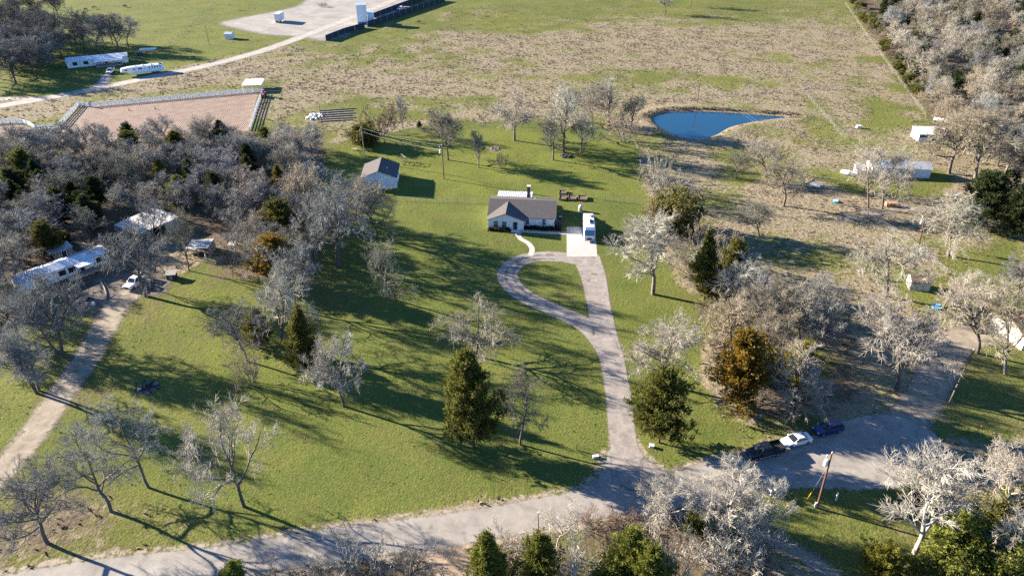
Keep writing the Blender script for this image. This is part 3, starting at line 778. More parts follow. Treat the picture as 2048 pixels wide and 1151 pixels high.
TREES = [
 # main lot
 ('oak', 688,812, 662,662, 118, 'white', 'round pale bare tree alone on the lawn left of the tall cedar', 0),
 ('broad', 951,712, 945,604, 160, 'pale', 'flat topped bare tree on the lawn directly behind the tall cedar', 0),
 ('cedar', 948,893, 925,703, 116, 'green', 'tallest dark green cedar standing alone in the middle of the front lawn', 1),
 ('snag', 1040,888, 1038,735, 115, 'greygreen', 'thin sparse bare tree just right of the tall lawn cedar', 0),
 ('oak', 1325,768, 1320,640, 140, 'pale', 'round pale bare tree beside the driveway behind a bushy green cedar', 1),
 ('cedar', 1318,884, 1332,742, 118, 'green', 'bushy green cedar at the right edge of the driveway', 3),
 ('elm', 1306,588, 1310,435, 138, 'pale', 'bare tree with straight trunk on the lawn right of the driveway loop', 0),
 ('snag', 792,600, 765,468, 110, 'greygreen', 'crooked lichen grey bare tree on the lawn left of the driveway loop', 1),
 ('oak', 676,532, 655,355, 135, 'grey', 'large grey bare oak at the left edge of the lawn below the garage', 2),
 ('oak', 754,478, 742,352, 115, 'pale', 'bare oak in front of the detached garage, right of a pair', 3),
 ('elm', 716,468, 705,358, 95, 'pale', 'bare tree in front of the detached garage, left of a pair', 1),
 # backyard
 ('oak', 896,320, 895,214, 70, 'greygreen', 'bare oak in the back yard next to the grey utility pole', 1),
 ('elm', 957,335, 955,265, 48, 'greygreen', 'small thin bare tree in the back yard left of the fire ring', 2),
 ('brush', 1005,336, 1004,306, 30, 'tan', 'tiny leafless shrub in the back yard below the fire ring', 0),
 ('oak', 1029,281, 1024,180, 98, 'pale', 'broad bare oak in the back yard beyond the fire ring', 0),
 ('elm', 1106,320, 1102,228, 62, 'greygreen', 'slim bare tree left of the dark stone heap in the back yard', 0),
 ('oak', 1127,305, 1106,172, 92, 'pale', 'tall bare tree rising from the dark stone heap', 2),
 ('elm', 1161,305, 1165,235, 58, 'grey', 'small bare tree right of the dark stone heap', 1),
 ('elm', 1185,256, 1184,172, 42, 'pale', 'slim bare tree on the back lot line left of the pond', 2),
 ('elm', 1218,252, 1214,158, 74, 'pale', 'tall pale bare tree on the back lot line nearest the pond', 0),
 ('oak', 1137,242, 1136,180, 52, 'grey', 'small bare tree on the back lot line behind the tall oak', 3),
 ('oak', 1262,262, 1262,190, 50, 'greygreen', 'bare tree at the left tip of the pond', 1),
 ('brush', 1248,284, 1247,208, 82, 'tan', 'dense tan brush beside the left end of the pond', 1),
 ('elm', 806,264, 800,190, 26, 'grey', 'very thin bare sapling at the back lot line above the garage', 1),
 ('brush', 760,272, 748,208, 92, 'brown', 'tall brown brush behind the garage', 2),
 ('shrub', 728,290, 728,248, 62, 'olive', 'olive brush around the wooden pole behind the garage', 0),
 ('cedar', 839,256, 838,243, 12, 'deep', 'tiny dark cedar on the back lot line', 2),
 ('brush', 867,268, 867,252, 50, 'tan', 'low brush at the back lot line near the tiny cedar', 0),
 ('oak', 1331,28, 1326,-25, 34, 'pale', 'lone bare tree at the far top of the pasture, left of two', 0),
 ('oak', 1381,13, 1380,-35, 30, 'grey', 'lone bare tree at the far top of the pasture, right of two', 2),
 # left lot
 ('snag', 494,722, 430,612, 105, 'grey', 'leaning half dead tree left of the lawn hedgerow', 2),
 ('snag', 297,974, 198,815, 165, 'grey', 'leaning dark trunked dead tree above the road at left', 1),
 ('snag', 488,1012, 398,796, 180, 'pale', 'tall leaning bare tree nearest the road, long shadow on the asphalt', 0),
 ('snag', 222,1022, 112,868, 165, 'grey', 'bent grey bare tree between the dirt track and the road', 2),
 ('oak', 95,1085, 22,945, 150, 'grey', 'thick grey bare tree near the bottom left corner', 1),
 ('oak', 74,786, 12,640, 120, 'grey', 'leaning bare tree left of the dirt track', 2),
 ('elm', 79,781, 66,672, 80, 'grey', 'upright bare tree left of the dirt track', 0),
 ('oak', 126,710, 112,545, 135, 'grey', 'large grey bare tree in front of the blue roofed mobile home', 0),
 ('oak', 115,706, 52,585, 110, 'grey', 'bare grey tree at the left end of the mobile home front yard', 3),
 ('oak', 292,592, 232,462, 135, 'grey', 'leaning bare tree over the white pickup', 1),
 ('elm', 304,578, 296,505, 50, 'grey', 'thin bare trunk just right of the white pickup', 2),
 ('elm', 378,541, 355,420, 56, 'greygreen', 'thin bare tree beside the open board shed', 1),
 ('elm', 308,485, 292,398, 55, 'grey', 'bare tree rising in front of the rusty metal barn roof', 2),
 ('snag', 466,545, 448,498, 50, 'dark', 'small crooked bare tree inside the wire kennel', 0),
 ('brush', 505,768, 500,700, 72, 'tan', 'dense leafless bush at the lower end of the hedgerow', 0),
 ('cedar', 560,486, 556,405, 85, 'olive', 'green cedar at the upper end of the lawn hedgerow', 3),
 ('cedar', 552,568, 548,474, 92, 'gold', 'golden olive cedar in the middle of the lawn hedgerow', 3),
 ('cedar', 607,745, 612,612, 80, 'olive', 'yellow green narrow cedar at the lower end of the lawn hedgerow', 0),
 ('cedar', 518,694, 512,618, 62, 'olive', 'small dark cedar left of the white bare hedgerow tree', 2),
 ('oak', 565,690, 552,540, 135, 'white', 'big white bare tree in the lawn hedgerow between two cedars', 2),
 ('oak', 612,440, 602,320, 85, 'tan', 'tan bare tree at the top of the lawn hedgerow near the garage', 0),
 ('oak', 630,520, 638,398, 110, 'grey', 'grey bare oak in the hedgerow left of the large lawn oak', 3),
 ('oak', 590,620, 600,500, 90, 'grey', 'grey bare tree in the hedgerow behind the white tree', 1),
 # right of the lawn
 ('cedar', 1478,808, 1466,652, 122, 'gold', 'tall golden brown cedar right of the lawn', 1),
 ('cedar', 1408,595, 1412,466, 68, 'green', 'slender dark cedar on the lot line right of the lawn', 0),
 ('cedar', 1465,575, 1466,480, 66, 'olive', 'olive cedar just right of the slender dark cedar', 1),
 ('elm', 1480,628, 1482,525, 110, 'white', 'white bare tree in front of the two lot line cedars', 1),
 ('oak', 1462,700, 1458,582, 110, 'tan', 'tan bare tree at the left of the thicket behind the golden cedar', 0),
 ('oak', 1532,696, 1530,575, 115, 'tan', 'bare tree in the middle of the thicket behind the golden cedar', 1),
 ('oak', 1600,690, 1598,572, 115, 'pale', 'bare tree in the thicket right of middle', 2),
 ('oak', 1662,668, 1655,560, 95, 'grey', 'bare tree at the right end of the thicket behind the golden cedar', 3),
 ('oak', 1555,748, 1552,632, 100, 'tan', 'bare tree at the front of the thicket beside the golden cedar', 3),
 ('oak', 1510,660, 1505,540, 80, 'grey', 'bare tree at the back of the thicket', 0),
 ('oak', 1630,720, 1630,610, 80, 'grey', 'bare tree at the lower right of the thicket', 1),
 ('cedar', 1594,790, 1595,682, 80, 'yellow', 'yellow green cedar behind the parked cars', 1),
 ('broad', 1592,838, 1580,705, 150, 'pale', 'bare tree with drooping branches beside the parked cars', 1),
 ('shrub', 1525,760, 1525,700, 90, 'olive', 'green undergrowth behind the golden cedar', 1),
 ('oak', 1795,778, 1795,620, 165, 'white', 'big whitish bare oak beside the dirt drive above the turnaround', 1),
 ('oak', 1773,592, 1782,468, 140, 'pale', 'spreading bare oak left of the brown roofed shed', 0),
 ('oak', 1897,512, 1908,385, 130, 'pale', 'bare oak with pale trunk right of the transformer pole', 2),
 ('snag', 1736,416, 1746,285, 85, 'pale', 'tall bare tree left of the brick pile', 3),
 ('snag', 1764,418, 1790,292, 95, 'pale', 'tall leaning bare tree touching the brick pile', 0),
 ('snag', 1788,402, 1804,300, 66, 'pale', 'bare tree right behind the brick pile', 1),
 ('snag', 1728,384, 1722,300, 60, 'pale', 'shorter bare tree in front of the white mobile building', 0),
 ('oak', 1567,412, 1572,318, 95, 'tan', 'bare tree on a mound in the rough lot right of the house', 2),
 ('oak', 1530,354, 1540,274, 80, 'pale', 'bare tree below the right end of the pond', 3),
 ('elm', 1471,358, 1476,300, 48, 'greygreen', 'small bare tree below the middle of the pond', 1),
 ('elm', 1518,474, 1516,402, 66, 'greygreen', 'wispy bare tree in the rough lot between the cedars and the mound tree', 2),
 ('oak', 1898,347, 1908,216, 115, 'tan', 'bare tree right of the white open shed', 1),
 ('elm', 1950,356, 1950,232, 100, 'tan', 'bare tree near the right wood above the dark cedars', 0),
 ('cedar', 1965,450, 1965,348, 105, 'deep', 'dark cedar at the right edge, left of a pair', 3),
 ('cedar', 2036,478, 2036,378, 90, 'deep', 'dark cedar at the right edge, right of a pair', 1),
 ('oak', 1954,706, 1968,555, 150, 'pale', 'bare oak with pale trunk by the dirt drive at right', 3),
 ('elm', 2010,748, 2004,590, 120, 'tan', 'bare tree nearest the house corner at the right edge', 1),
 ('oak', 2036,598, 2050,505, 75, 'grey', 'dark trunked bare tree at the right edge below the dark cedars', 0),
 ('brush', 1312,376, 1310,304, 74, 'pale', 'pale bare bush on the lot line behind the raised garden beds', 1),
 ('brush', 1342,404, 1346,338, 84, 'pale', 'pale bare bush on the lot line, lower right of the first', 2),
 ('shrub', 1350,462, 1348,388, 110, 'olive', 'olive evergreen bush on the lot line right of the motorhome', 2),
 ('brush', 1310,478, 1308,410, 80, 'tan', 'tan bare bush left of the olive bush on the lot line', 0),
 ('brush', 1395,500, 1396,432, 90, 'tan', 'tan bare bush above the slender dark cedar', 1),
 ('brush', 1380,545, 1384,480, 80, 'pale', 'pale bare brush left of the slender dark cedar', 0),
 ('brush', 1440,545, 1440,470, 90, 'tan', 'bare brush between the two lot line cedars', 2),
 ('shrub', 1455,600, 1455,560, 90, 'olive', 'low green undergrowth at the foot of the lot line cedars', 0),
 ('brush', 1408,640, 1408,600, 60, 'tan', 'small bare bush below the slender dark cedar', 1),
 ('brush', 1430,690, 1430,630, 80, 'tan', 'bare bush at the lawn edge left of the thicket', 2),
 # bottom edge
 ('elm', 1828,1108, 1918,925, 170, 'white', 'large leaning white bare tree at the bottom right', 0),
 ('oak', 2008,1038, 2018,895, 130, 'white', 'white bare tree at the right edge below the turnaround', 1),
 ('snag', 1998,1128, 2035,1000, 120, 'white', 'white crooked bare tree in the bottom right corner', 0),
 ('shrub', 1935,1120, 1940,1050, 130, 'bright', 'bright green undergrowth at the bottom right, middle clump', 0),
 ('shrub', 2010,1160, 2012,1085, 130, 'bright', 'green undergrowth in the bottom right corner', 1),
 ('shrub', 1880,1165, 1880,1110, 130, 'bright', 'green undergrowth at the foot of the leaning white tree', 2),
 ('shrub', 1965,1070, 1970,1020, 110, 'olive', 'olive undergrowth between the white bare trees at right', 2),
 ('shrub', 2040,1040, 2040,985, 90, 'olive', 'olive undergrowth at the right edge below the turnaround', 0),
 ('shrub', 1850,1010, 1850,970, 80, 'olive', 'olive bush at the rim of the turnaround', 1),
 ('cedar', 1765,1175, 1762,1110, 110, 'yellow', 'yellow topped cedar at the bottom edge right of the dirt path', 3),
 ('snag', 1112,1098, 1124,985, 92, 'white', 'white bare tree leaning over the road edge at bottom centre', 1),
 ('brush', 1140,1170, 1140,1105, 110, 'white', 'white tangled brush at the bottom centre below the white bare tree', 2),
 ('cedar', 985,1195, 962,1062, 108, 'bright', 'green pointed cedar at the bottom edge beside the bare clearing', 0),
 ('cedar', 1078,1165, 1075,1070, 84, 'bright', 'yellow green cedar behind the slim pole at the bottom edge', 1),
 ('cedar', 1262,1150, 1252,1065, 88, 'bright', 'green cedar at the bottom edge right of the broken stump', 1),
 ('cedar', 1300,1185, 1292,1098, 90, 'bright', 'green cedar cut by the bottom edge right of the stump', 3),
 ('shrub', 1220,1170, 1220,1130, 90, 'bright', 'green bush at the foot of the broken stump', 0),
 ('oak', 1338,1045, 1322,945, 130, 'white', 'white bare tree overhanging the road junction', 3),
 ('oak', 1450,1075, 1440,948, 140, 'white', 'white bare tree over the road right of the junction', 1),
 ('oak', 1535,1062, 1520,965, 110, 'white', 'white bare tree left of the mailboxes', 0),
 ('shrub', 1390,1062, 1388,1022, 46, 'bright', 'green bush between the two white trees over the road', 1),
 ('brush', 1400,1110, 1400,1045, 130, 'white', 'white brush below the junction trees, upper clump', 0),
 ('brush', 1450,1160, 1450,1085, 140, 'white', 'white brush at the bottom edge left of the dirt path', 1),
 ('brush', 1360,1165, 1360,1090, 120, 'pale', 'pale brush at the bottom edge right of the cut cedar', 2),
 ('brush', 1530,1120, 1530,1060, 110, 'white', 'white brush beside the dirt path', 2),
 ('brush', 720,1165, 720,1095, 150, 'white', 'pale tangled brush at the bottom edge left of the clearing', 0),
 ('brush', 815,1160, 815,1100, 120, 'pale', 'grey brush at the left rim of the bare clearing', 1),
 ('brush', 640,1180, 640,1128, 110, 'pale', 'low brush along the lower road edge', 2),
 ('cedar', 475,1178, 473,1120, 60, 'bright', 'small green cedar top at the bottom edge below the road', 2),
 ('brush', 560,1178, 560,1135, 110, 'tan', 'low tan brush at the bottom edge below the road, left part', 0),
 ('brush', 1180,1060, 1180,1030, 70, 'brown', 'low brown weeds at the lower road edge right of the white bare tree', 1),
 ('brush', 1250,1055, 1250,1025, 80, 'brown', 'low brown weeds at the lower road edge near the junction', 2),
 ('brush', 900,1120, 905,1095, 40, 'tan', 'small tan weeds on the bare clearing', 1),
 ('brush', 1020,1110, 1020,1060, 100, 'white', 'pale brush between the slim pole and the green pointed cedar', 1),
]
for T in TREES: PT(*T[:8], var=T[8], bark=(0.36,0.32,0.27) if T[6] == 'white' and T[0] != 'brush' and T[2] > 900 else None)

# ---- woods: every tree placed on its own
MARKS = [(G(x, y), n) for x, y, n in ((300,450,'behind the rusty roofed barn'), (125,520,'behind the mobile home'), (20,500,'by the left frame edge'), (60,300,'below the round pen'), (300,290,'below the riding arena'), (500,290,'near the right arena corner'), (640,310,'at its garage end'), (430,380,'uphill of the board shed'), (200,380,'in its heart'), (480,450,'beside the kennel'), (560,450,'at the lawn hedgerow'),
  (1730,20,'at the far pasture corner'), (1790,110,'next to the pasture fence'), (1850,200,'above the white open shed'), (1930,40,'by the top frame edge'), (2030,60,'in the top right corner'), (2000,150,'midway down the frame edge'), (1900,110,'in its heart'), (2030,250,'low on the right frame edge'), (1950,220,'at the lower wood edge'), (2020,380,'above the dark cedars'),
  (30,130,'left of the far ranch home'), (190,85,'right behind the far ranch home'), (262,100,'right of the ranch home'), (20,60,'by the frame corner'), (100,70,'in its middle'), (30,600,'left of the mobile home'), (30,680,'below the mobile home'))]
def wood_label(p, h, tint, base, prefix):
    where = min(MARKS, key=lambda m: (m[0].x-p[0])**2 + (m[0].y-p[1])**2)[1]
    core = base.split(' in the ')[0].split(' inside the ')[0].split(' along the ')[0].split(' at the ')[0]
    wd = {'tan':'tan ', 'pale':'pale ', 'greygreen':'greenish ', 'dark':'dark '}.get(tint, '')
    core = core.replace('bluish grey ', wd or 'grey ').replace('grey ', wd or 'grey ')
    return core + ', ' + prefix + ', ' + where
def wood(poly, spacing, seed, mix, group, labels, hmul=1.0, keep=1.0, clear=()):
    rg = random.Random(seed); pw = gp(poly); bb = bbox_of(pw, 0); pts = []
    for _ in range(9000):
        p = (rg.uniform(bb[0], bb[1]), rg.uniform(bb[2], bb[3]))
        if abs(p[0]) / (p[1] * CP + CAMH * SP) > 0.745: continue
        if any((p[0]-q[0])**2 + (p[1]-q[1])**2 < spacing**2 for q in pts): continue
        if poly_sd(np.array([p]), pw)[0] > 0: continue
        if any((p[0]-c[0])**2 + (p[1]-c[1])**2 < c[2]**2 for c in clear): continue
        pts.append(p)
    for p in pts:
        kind, tint, hr, wr = rg.choice(mix)
        h = rg.uniform(*hr) * hmul
        plant(kind, Vector((p[0], p[1], 0)), h, h * rg.uniform(*wr), tint, wood_label(p, h, tint, labels[NAMES[kind]], group.split(' of the ')[-1].split(' on the ')[-1].split('trees ')[-1]), group)
    return len(pts)
OAKS = [('oak','grey',(7.5,10.5),(.85,1.1)), ('oak','pale',(7.5,10.5),(.8,1.05)), ('oak','greygreen',(7.5,10),(.85,1.1)), ('broad','grey',(7,9.5),(.95,1.2)), ('elm','grey',(8,11),(.65,.85))]
LW = dict(bare_oak_tree='grey bare oak in the dense wood left of the garage', bare_spreading_tree='spreading bare tree in the dense wood left of the garage', bare_elm_tree='slim bare tree in the dense wood left of the garage', cedar_tree='dark green cedar inside the dense wood left of the garage', evergreen_shrub='dark evergreen undergrowth in the dense wood left of the garage', bare_shrub='leafless undergrowth in the dense wood left of the garage')
barn_c = G(300, 468); home_c = G(125, 545)
CLR = ((barn_c.x, barn_c.y, 11), (barn_c.x + 4, barn_c.y - 7, 7), (home_c.x, home_c.y, 7), (home_c.x + 6, home_c.y + 8, 6), (home_c.x - 6, home_c.y - 8, 6))
n1 = wood([(-120,320),(60,318),(130,300),(420,290),(640,296),(648,318),(600,352),(560,400),(520,405),(480,440),(430,440),(300,455),(240,470),(180,505),(90,525),(-120,560)], 4.9, 11,
     OAKS + OAKS + [('cedar','deep',(7,9.5),(.55,.8)), ('cedar','deep',(6.5,9),(.6,.85)), ('cedar','green',(6.5,9),(.6,.85)), ('cedar','olive',(6.5,8.5),(.6,.85)), ('shrub','deep',(2.5,4),(1.1,1.4))], 'trees of the dense left wood', LW, clear=CLR)
LM = dict(LW); LM = {k: v.replace('in the dense wood left of the garage', 'along the left frame edge by the mobile home').replace('inside the dense wood left of the garage', 'at the left frame edge by the mobile home') for k, v in LW.items()}
n2 = wood([(-120,560),(20,560),(40,600),(60,640),(40,700),(-120,760)], 5.0, 12, OAKS, 'trees left of the mobile home', LM)
LH = {k: v.replace('in the dense wood left of the garage', 'in the hedgerow strip between shed and lawn') for k, v in LW.items()}
n3 = wood([(440,430),(500,425),(560,400),(620,360),(640,380),(600,470),(560,560),(500,545),(480,470)], 5.0, 13, OAKS + [('brush','grey',(2.5,4),(1.0,1.3))], 'trees of the hedgerow strip', LH)
RW = {k: v.replace('dense wood left of the garage', 'big wood at the top right') for k, v in LW.items()}
n4 = wood([(1712,-30),(2500,-30),(2400,300),(2048,345),(1985,300),(1940,258),(1870,235),(1840,190),(1815,150)], 7.0, 14,
     [('oak','pale',(9,13),(.75,.95)), ('oak','tan',(9,12),(.8,1.0)), ('oak','grey',(9,13),(.75,1.0)), ('oak','greygreen',(9,12),(.8,1.0)), ('broad','grey',(8,11),(.9,1.1)), ('elm','pale',(10,13),(.6,.75)), ('cedar','deep',(6,9),(.6,.8)), ('shrub','deep',(3.5,6),(1.0,1.3)), ('brush','brown',(3,5),(1.0,1.3)), ('shrub','green',(3,5),(1.1,1.4))], 'trees of the top right wood', RW)
RX = {k: v.replace('in the dense wood left of the garage', 'along the right edge beyond the white sheds') for k, v in LW.items()}
n5 = wood([(1870,240),(1940,262),(2048,340),(2150,420),(2150,500),(2048,430),(2000,360),(1950,330),(1900,300)], 5.5, 15, [('oak','tan',(8,11),(.8,1.0)), ('oak','pale',(8,11),(.8,1.0)), ('shrub','deep',(3,5),(1.0,1.3)), ('brush','tan',(3,4.5),(1,1.3)), ('elm','tan',(8,11),(.6,.8))], 'trees beyond the white sheds', RX)
FW = dict(bare_oak_tree='bluish grey bare tree in the grove around the far ranch home', bare_elm_tree='slim bare tree in the grove around the far ranch home', bare_spreading_tree='spreading bare tree in the grove around the far ranch home')
n6 = wood([(-160,60),(60,60),(130,85),(240,82),(270,98),(250,104),(130,104),(110,140),(60,168),(-160,190)], 7.5, 16, [('oak','dark',(12,16),(.75,.95)), ('elm','dark',(12,17),(.6,.75)), ('oak','grey',(11,15),(.8,1.0))], 'trees of the far ranch grove', FW)
FB = {k: v.replace('around the far ranch home', 'along the creek behind the far ranch home') for k, v in FW.items()}
n7 = wood([(-160,20),(60,24),(130,30),(120,40),(-160,60)], 9, 17, [('oak','dark',(9,13),(.8,1.0)), ('elm','dark',(9,13),(.6,.8))], 'trees along the far creek', FB)
EDGE = dict(evergreen_shrub='green bush along the pasture edge of the top right wood', bare_shrub='brown leafless bush along the pasture edge of the top right wood')
n8 = wood([(1696,0),(1715,0),(1800,105),(1850,190),(1835,205),(1790,135)], 3.6, 18, [('shrub','green',(2.5,4),(1.1,1.5)), ('shrub','olive',(2,3.5),(1.1,1.5)), ('brush','brown',(2,3.5),(1.1,1.4)), ('brush','tan',(2,3.5),(1.1,1.4))], 'bushes on the wood edge', EDGE)
ORD = ['leftmost', 'second from left', 'third from left', 'fourth from left', 'fifth from left', 'sixth from left', 'seventh from left', 'eighth from left']
byl = {}
for o_ in COL.objects:
    if o_.type == 'EMPTY' and o_.get('category') in ('tree', 'shrub') and o_.get('group'): byl.setdefault(o_['label'], []).append(o_)
for lab, os_ in byl.items():
    n_ = len(os_)
    if n_ < 2: continue
    os_.sort(key=lambda q: q.location.x / (q.location.y * CP + CAMH * SP))
    for i_, q in enumerate(os_):
        q['label'] = lab + ', ' + (ORD[i_] if i_ < min(8, (n_ + 1) // 2 + (n_ > 2)) and i_ < n_ - 1 else ('rightmost' if i_ == n_ - 1 else ORD[min(7, n_ - 1 - i_)].replace('left', 'right')))
print('woods', n1, n2, n3, n4, n5, n6, n7, n8)
# ------------------------------------------------------------------ shared materials for built things
m_white = M_ribbed('white_siding', (0.68,0.69,0.68), 0, 0.4, 0.6, 0.0015, 0.04)
m_whitepl = M('white_plain', (0.6,0.6,0.58), 0.5, 0.05)
m_trim = M('white_trim', (0.62,0.61,0.58), 0.5, 0.04)
m_shingle = M('grey_shingles', (0.095,0.085,0.08), 0.95, 0.3, 5.0, 0.03, spec=0.1)
m_brownsh = M('brown_shingles', (0.17,0.105,0.075), 0.95, 0.25, 5.0, 0.03, spec=0.1)
m_metalroof = M_ribbed('galvanised_roof', (0.5,0.51,0.52), 0, 0.3, 0.38, 0.025, 0.12, 0.5)
m_metalroof_y = M_ribbed('galvanised_roof_across', (0.47,0.47,0.46), 1, 0.3, 0.4, 0.025, 0.15, 0.4)
m_rusty = M_ribbed('rusty_sheet', (0.46,0.44,0.41), 0, 0.3, 0.5, 0.025, 0.15, 0.3, dirt=(0.17,0.10,0.065))
m_rustred = M('rust_red_roof', (0.23,0.10,0.07), 0.9, 0.3, 2)
m_board = M_ribbed('weathered_boards', (0.25,0.22,0.19), 0, 0.25, 0.9, 0.03, 0.25)
m_board_y = M_ribbed('weathered_boards_across', (0.3,0.27,0.24), 1, 0.25, 0.9, 0.03, 0.25)
m_wood = M('raw_timber', (0.2,0.145,0.095), 0.9, 0.3, 4)
m_greywood = M('grey_timber', (0.24,0.215,0.19), 0.9, 0.25, 4)
m_pole = M('creosote_pole', (0.11,0.05,0.032), 0.85, 0.25, 3)
m_poleg = M('weathered_pole', (0.2,0.18,0.16), 0.9, 0.2, 3)
m_dark = M('dark_metal', (0.03,0.03,0.032), 0.6, 0.3)
m_black = M('black_rubber', (0.018,0.018,0.018), 0.8, 0.2)
m_rim = M('wheel_metal', (0.4,0.4,0.41), 0.35, 0.1, metal=0.7)
m_glass = M_glass('window_glass', (0.02,0.026,0.032))
m_windsh = M_glass('windscreen', (0.015,0.02,0.025), 0.03)
m_brick = M('chimney_brick', (0.11,0.085,0.08), 0.95, 0.25, 6, 0.02)
m_redbrick = M('red_brick', (0.38,0.17,0.09), 0.95, 0.25, 3, 0.01)
m_mulch = M('dark_mulch', (0.035,0.026,0.02), 0.95, 0.4, 4, 0.05)
m_soil = M('bed_soil', (0.12,0.085,0.06), 0.95, 0.35, 5, 0.05)
m_stone = M('field_stone', (0.2,0.18,0.16), 0.9, 0.3, 2.5, 0.04)
m_dkstone = M('dark_stone', (0.06,0.055,0.055), 0.9, 0.3, 2.5, 0.04)
m_blue = M('blue_plastic', (0.02,0.30,0.52), 0.4, 0.08)
m_yellow = M('yellow_plastic', (0.8,0.52,0.02), 0.4, 0.05)
m_grey = M('grey_steel', (0.36,0.37,0.38), 0.5, 0.12)
m_tan = M('tan_siding', (0.48,0.42,0.33), 0.8, 0.1)
m_char = M('charred_wood', (0.025,0.024,0.026), 0.9, 0.5, 5)
m_ash = M('ash_soil', (0.16,0.14,0.13), 0.95, 0.3, 2)
m_screen = M('black_windscreen_fabric', (0.03,0.035,0.045), 0.9, 0.2)
m_wire = M('aluminium_wire', (0.3,0.29,0.28), 0.5, 0.05)
m_blackcoat = M_paint('black_car_paint', (0.006,0.006,0.008)); m_whitecoat = M_paint('white_car_paint', (0.75,0.75,0.74)); m_bluecoat = M_paint('blue_car_paint', (0.006,0.011,0.095))
m_palecoat = M_paint('pale_truck_paint', (0.62,0.65,0.66)); m_redcoat = M_paint('red_tractor_paint', (0.3,0.03,0.02))
m_fur_b = M('black_hide', (0.015,0.012,0.01), 0.7, 0.3); m_fur_br = M('bay_hide', (0.06,0.03,0.015), 0.7, 0.3)
m_headl = M_glass('lamp_glass', (0.55,0.55,0.52), 0.1); m_taill = M_glass('tail_lamp', (0.25,0.01,0.01), 0.2)
m_tarp = M('solar_panel', (0.01,0.03,0.09), 0.15, 0.1)

def cmap(facing, k):
    """wall coordinates (along, up, out) -> building coordinates"""
    return {'-y': lambda u, v, n: (u, k - n, v), '+y': lambda u, v, n: (u, k + n, v), '-x': lambda u, v, n: (k - n, u, v), '+x': lambda u, v, n: (k + n, u, v)}[facing]
def fbox(mb, f, u0, u1, v0, v1, n0, n1):
    c = [f(u, v, n) for n in (n0, n1) for (u, v) in ((u0,v0),(u1,v0),(u1,v1),(u0,v1))]
    return mb.add(c, [(0,1,2,3),(7,6,5,4),(0,4,5,1),(1,5,6,2),(2,6,7,3),(3,7,4,0)])
def window(t, facing, k, u, v, w, h, mat=None, arch=False, bars=True, name='window'):
    f = cmap(facing, k); mat = mat or m_trim; e = 0.09
    mb = MB()
    for a in ((u-e, u, v-e, v+h+e), (u+w, u+w+e, v-e, v+h+e), (u, u+w, v-e, v), (u, u+w, v+h, v+h+e)): fbox(mb, f, *a, 0.0, 0.09)
    if arch:
        n = 8; r = w / 2 + e
        pts = [(u + w/2 + math.cos(math.pi*i/n) * r, v + h + e + math.sin(math.pi*i/n) * r * 0.8) for i in range(n+1)]
        mb.add([f(*p, 0.0) for p in pts] + [f(*p, 0.06) for p in pts], [tuple(range(n+1)), tuple(range(2*n+1, n, -1))] + [(i, i+1, n+2+i, n+1+i) for i in range(n)])
    wobj = mb.build(name, mat, t)
    fbox(MB(), f, u, u+w, v, v+h, 0.003, 0.03).build('pane', m_glass, wobj)
    if arch:
        n = 8; r = w / 2 - 0.03
        pts = [(u + w/2 + math.cos(math.pi*i/n) * r, v + h + e + math.sin(math.pi*i/n) * r * 0.78) for i in range(n+1)]
        MB().add([f(*p, 0.075) for p in pts], [tuple(range(n+1))]).build('fanlight', m_glass, wobj)
    if bars:
        b = MB(); fbox(b, f, u, u+w, v+h/2-0.03, v+h/2+0.03, 0.031, 0.07); fbox(b, f, u+w/2-0.02, u+w/2+0.02, v, v+h, 0.031, 0.06)
        b.build('glazing_bar', mat, wobj)
    return wobj
def door(t, facing, k, u, w, h, mat, v=0.05, name='door'):
    f = cmap(facing, k)
    d = fbox(MB(), f, u, u+w, v, v+h, 0.0, 0.05).build(name, mat, t)
    mb = MB()
    for a in ((u-0.1, u, v, v+h+0.1), (u+w, u+w+0.1, v, v+h+0.1), (u, u+w, v+h, v+h+0.1)): fbox(mb, f, *a, 0.0, 0.08)
    mb.build('door_frame', m_trim, d)
    fbox(MB(), f, u+w*0.82, u+w*0.9, v+h*0.45, v+h*0.5, 0.05, 0.1).build('handle', m_grey, d)
    return d
def gable_roof(t, x0, x1, y0, y1, eave, ridge, axis, mat, oh=0.4, th=0.12, names=('roof_slope', 'roof_slope'), mats=None):
    """two slabs; axis is the direction of the ridge"""
    out = []
    if axis == 'x':
        ym = (y0+y1)/2; sl = (ridge-eave)/(ym-y0); e = eave - sl*oh
        sides = (((x0-oh,y0-oh,e),(x1+oh,y0-oh,e),(x1+oh,ym,ridge),(x0-oh,ym,ridge)), ((x0-oh,ym,ridge),(x1+oh,ym,ridge),(x1+oh,y1+oh,e),(x0-oh,y1+oh,e)))
    else:
        xm = (x0+x1)/2; sl = (ridge-eave)/(xm-x0); e = eave - sl*oh
        sides = (((x0-oh,y0-oh,e),(xm,y0-oh,ridge),(xm,y1+oh,ridge),(x0-oh,y1+oh,e)), ((xm,y0-oh,ridge),(x1+oh,y0-oh,e),(x1+oh,y1+oh,e),(xm,y1+oh,ridge)))
    for i, c in enumerate(sides):
        c = [(p[0], p[1], p[2] + th + 0.01) for p in c]
        out.append(MB().slab(*c, th).build(names[i], mats[i] if mats else mat, t))
    return out
def gable_walls(t, x0, x1, y0, y1, eave, ridge, axis, mat):
    if axis == 'x':
        ym = (y0+y1)/2; return MB().ext([(y0,-0.2),(y1,-0.2),(y1,eave),(ym,ridge),(y0,eave)], 'x', x0, x1).build('wall', mat, t)
    xm = (x0+x1)/2; return MB().ext([(x0,-0.2),(x1,-0.2),(x1,eave),(xm,ridge),(x0,eave)], 'y', y0, y1).build('wall', mat, t)

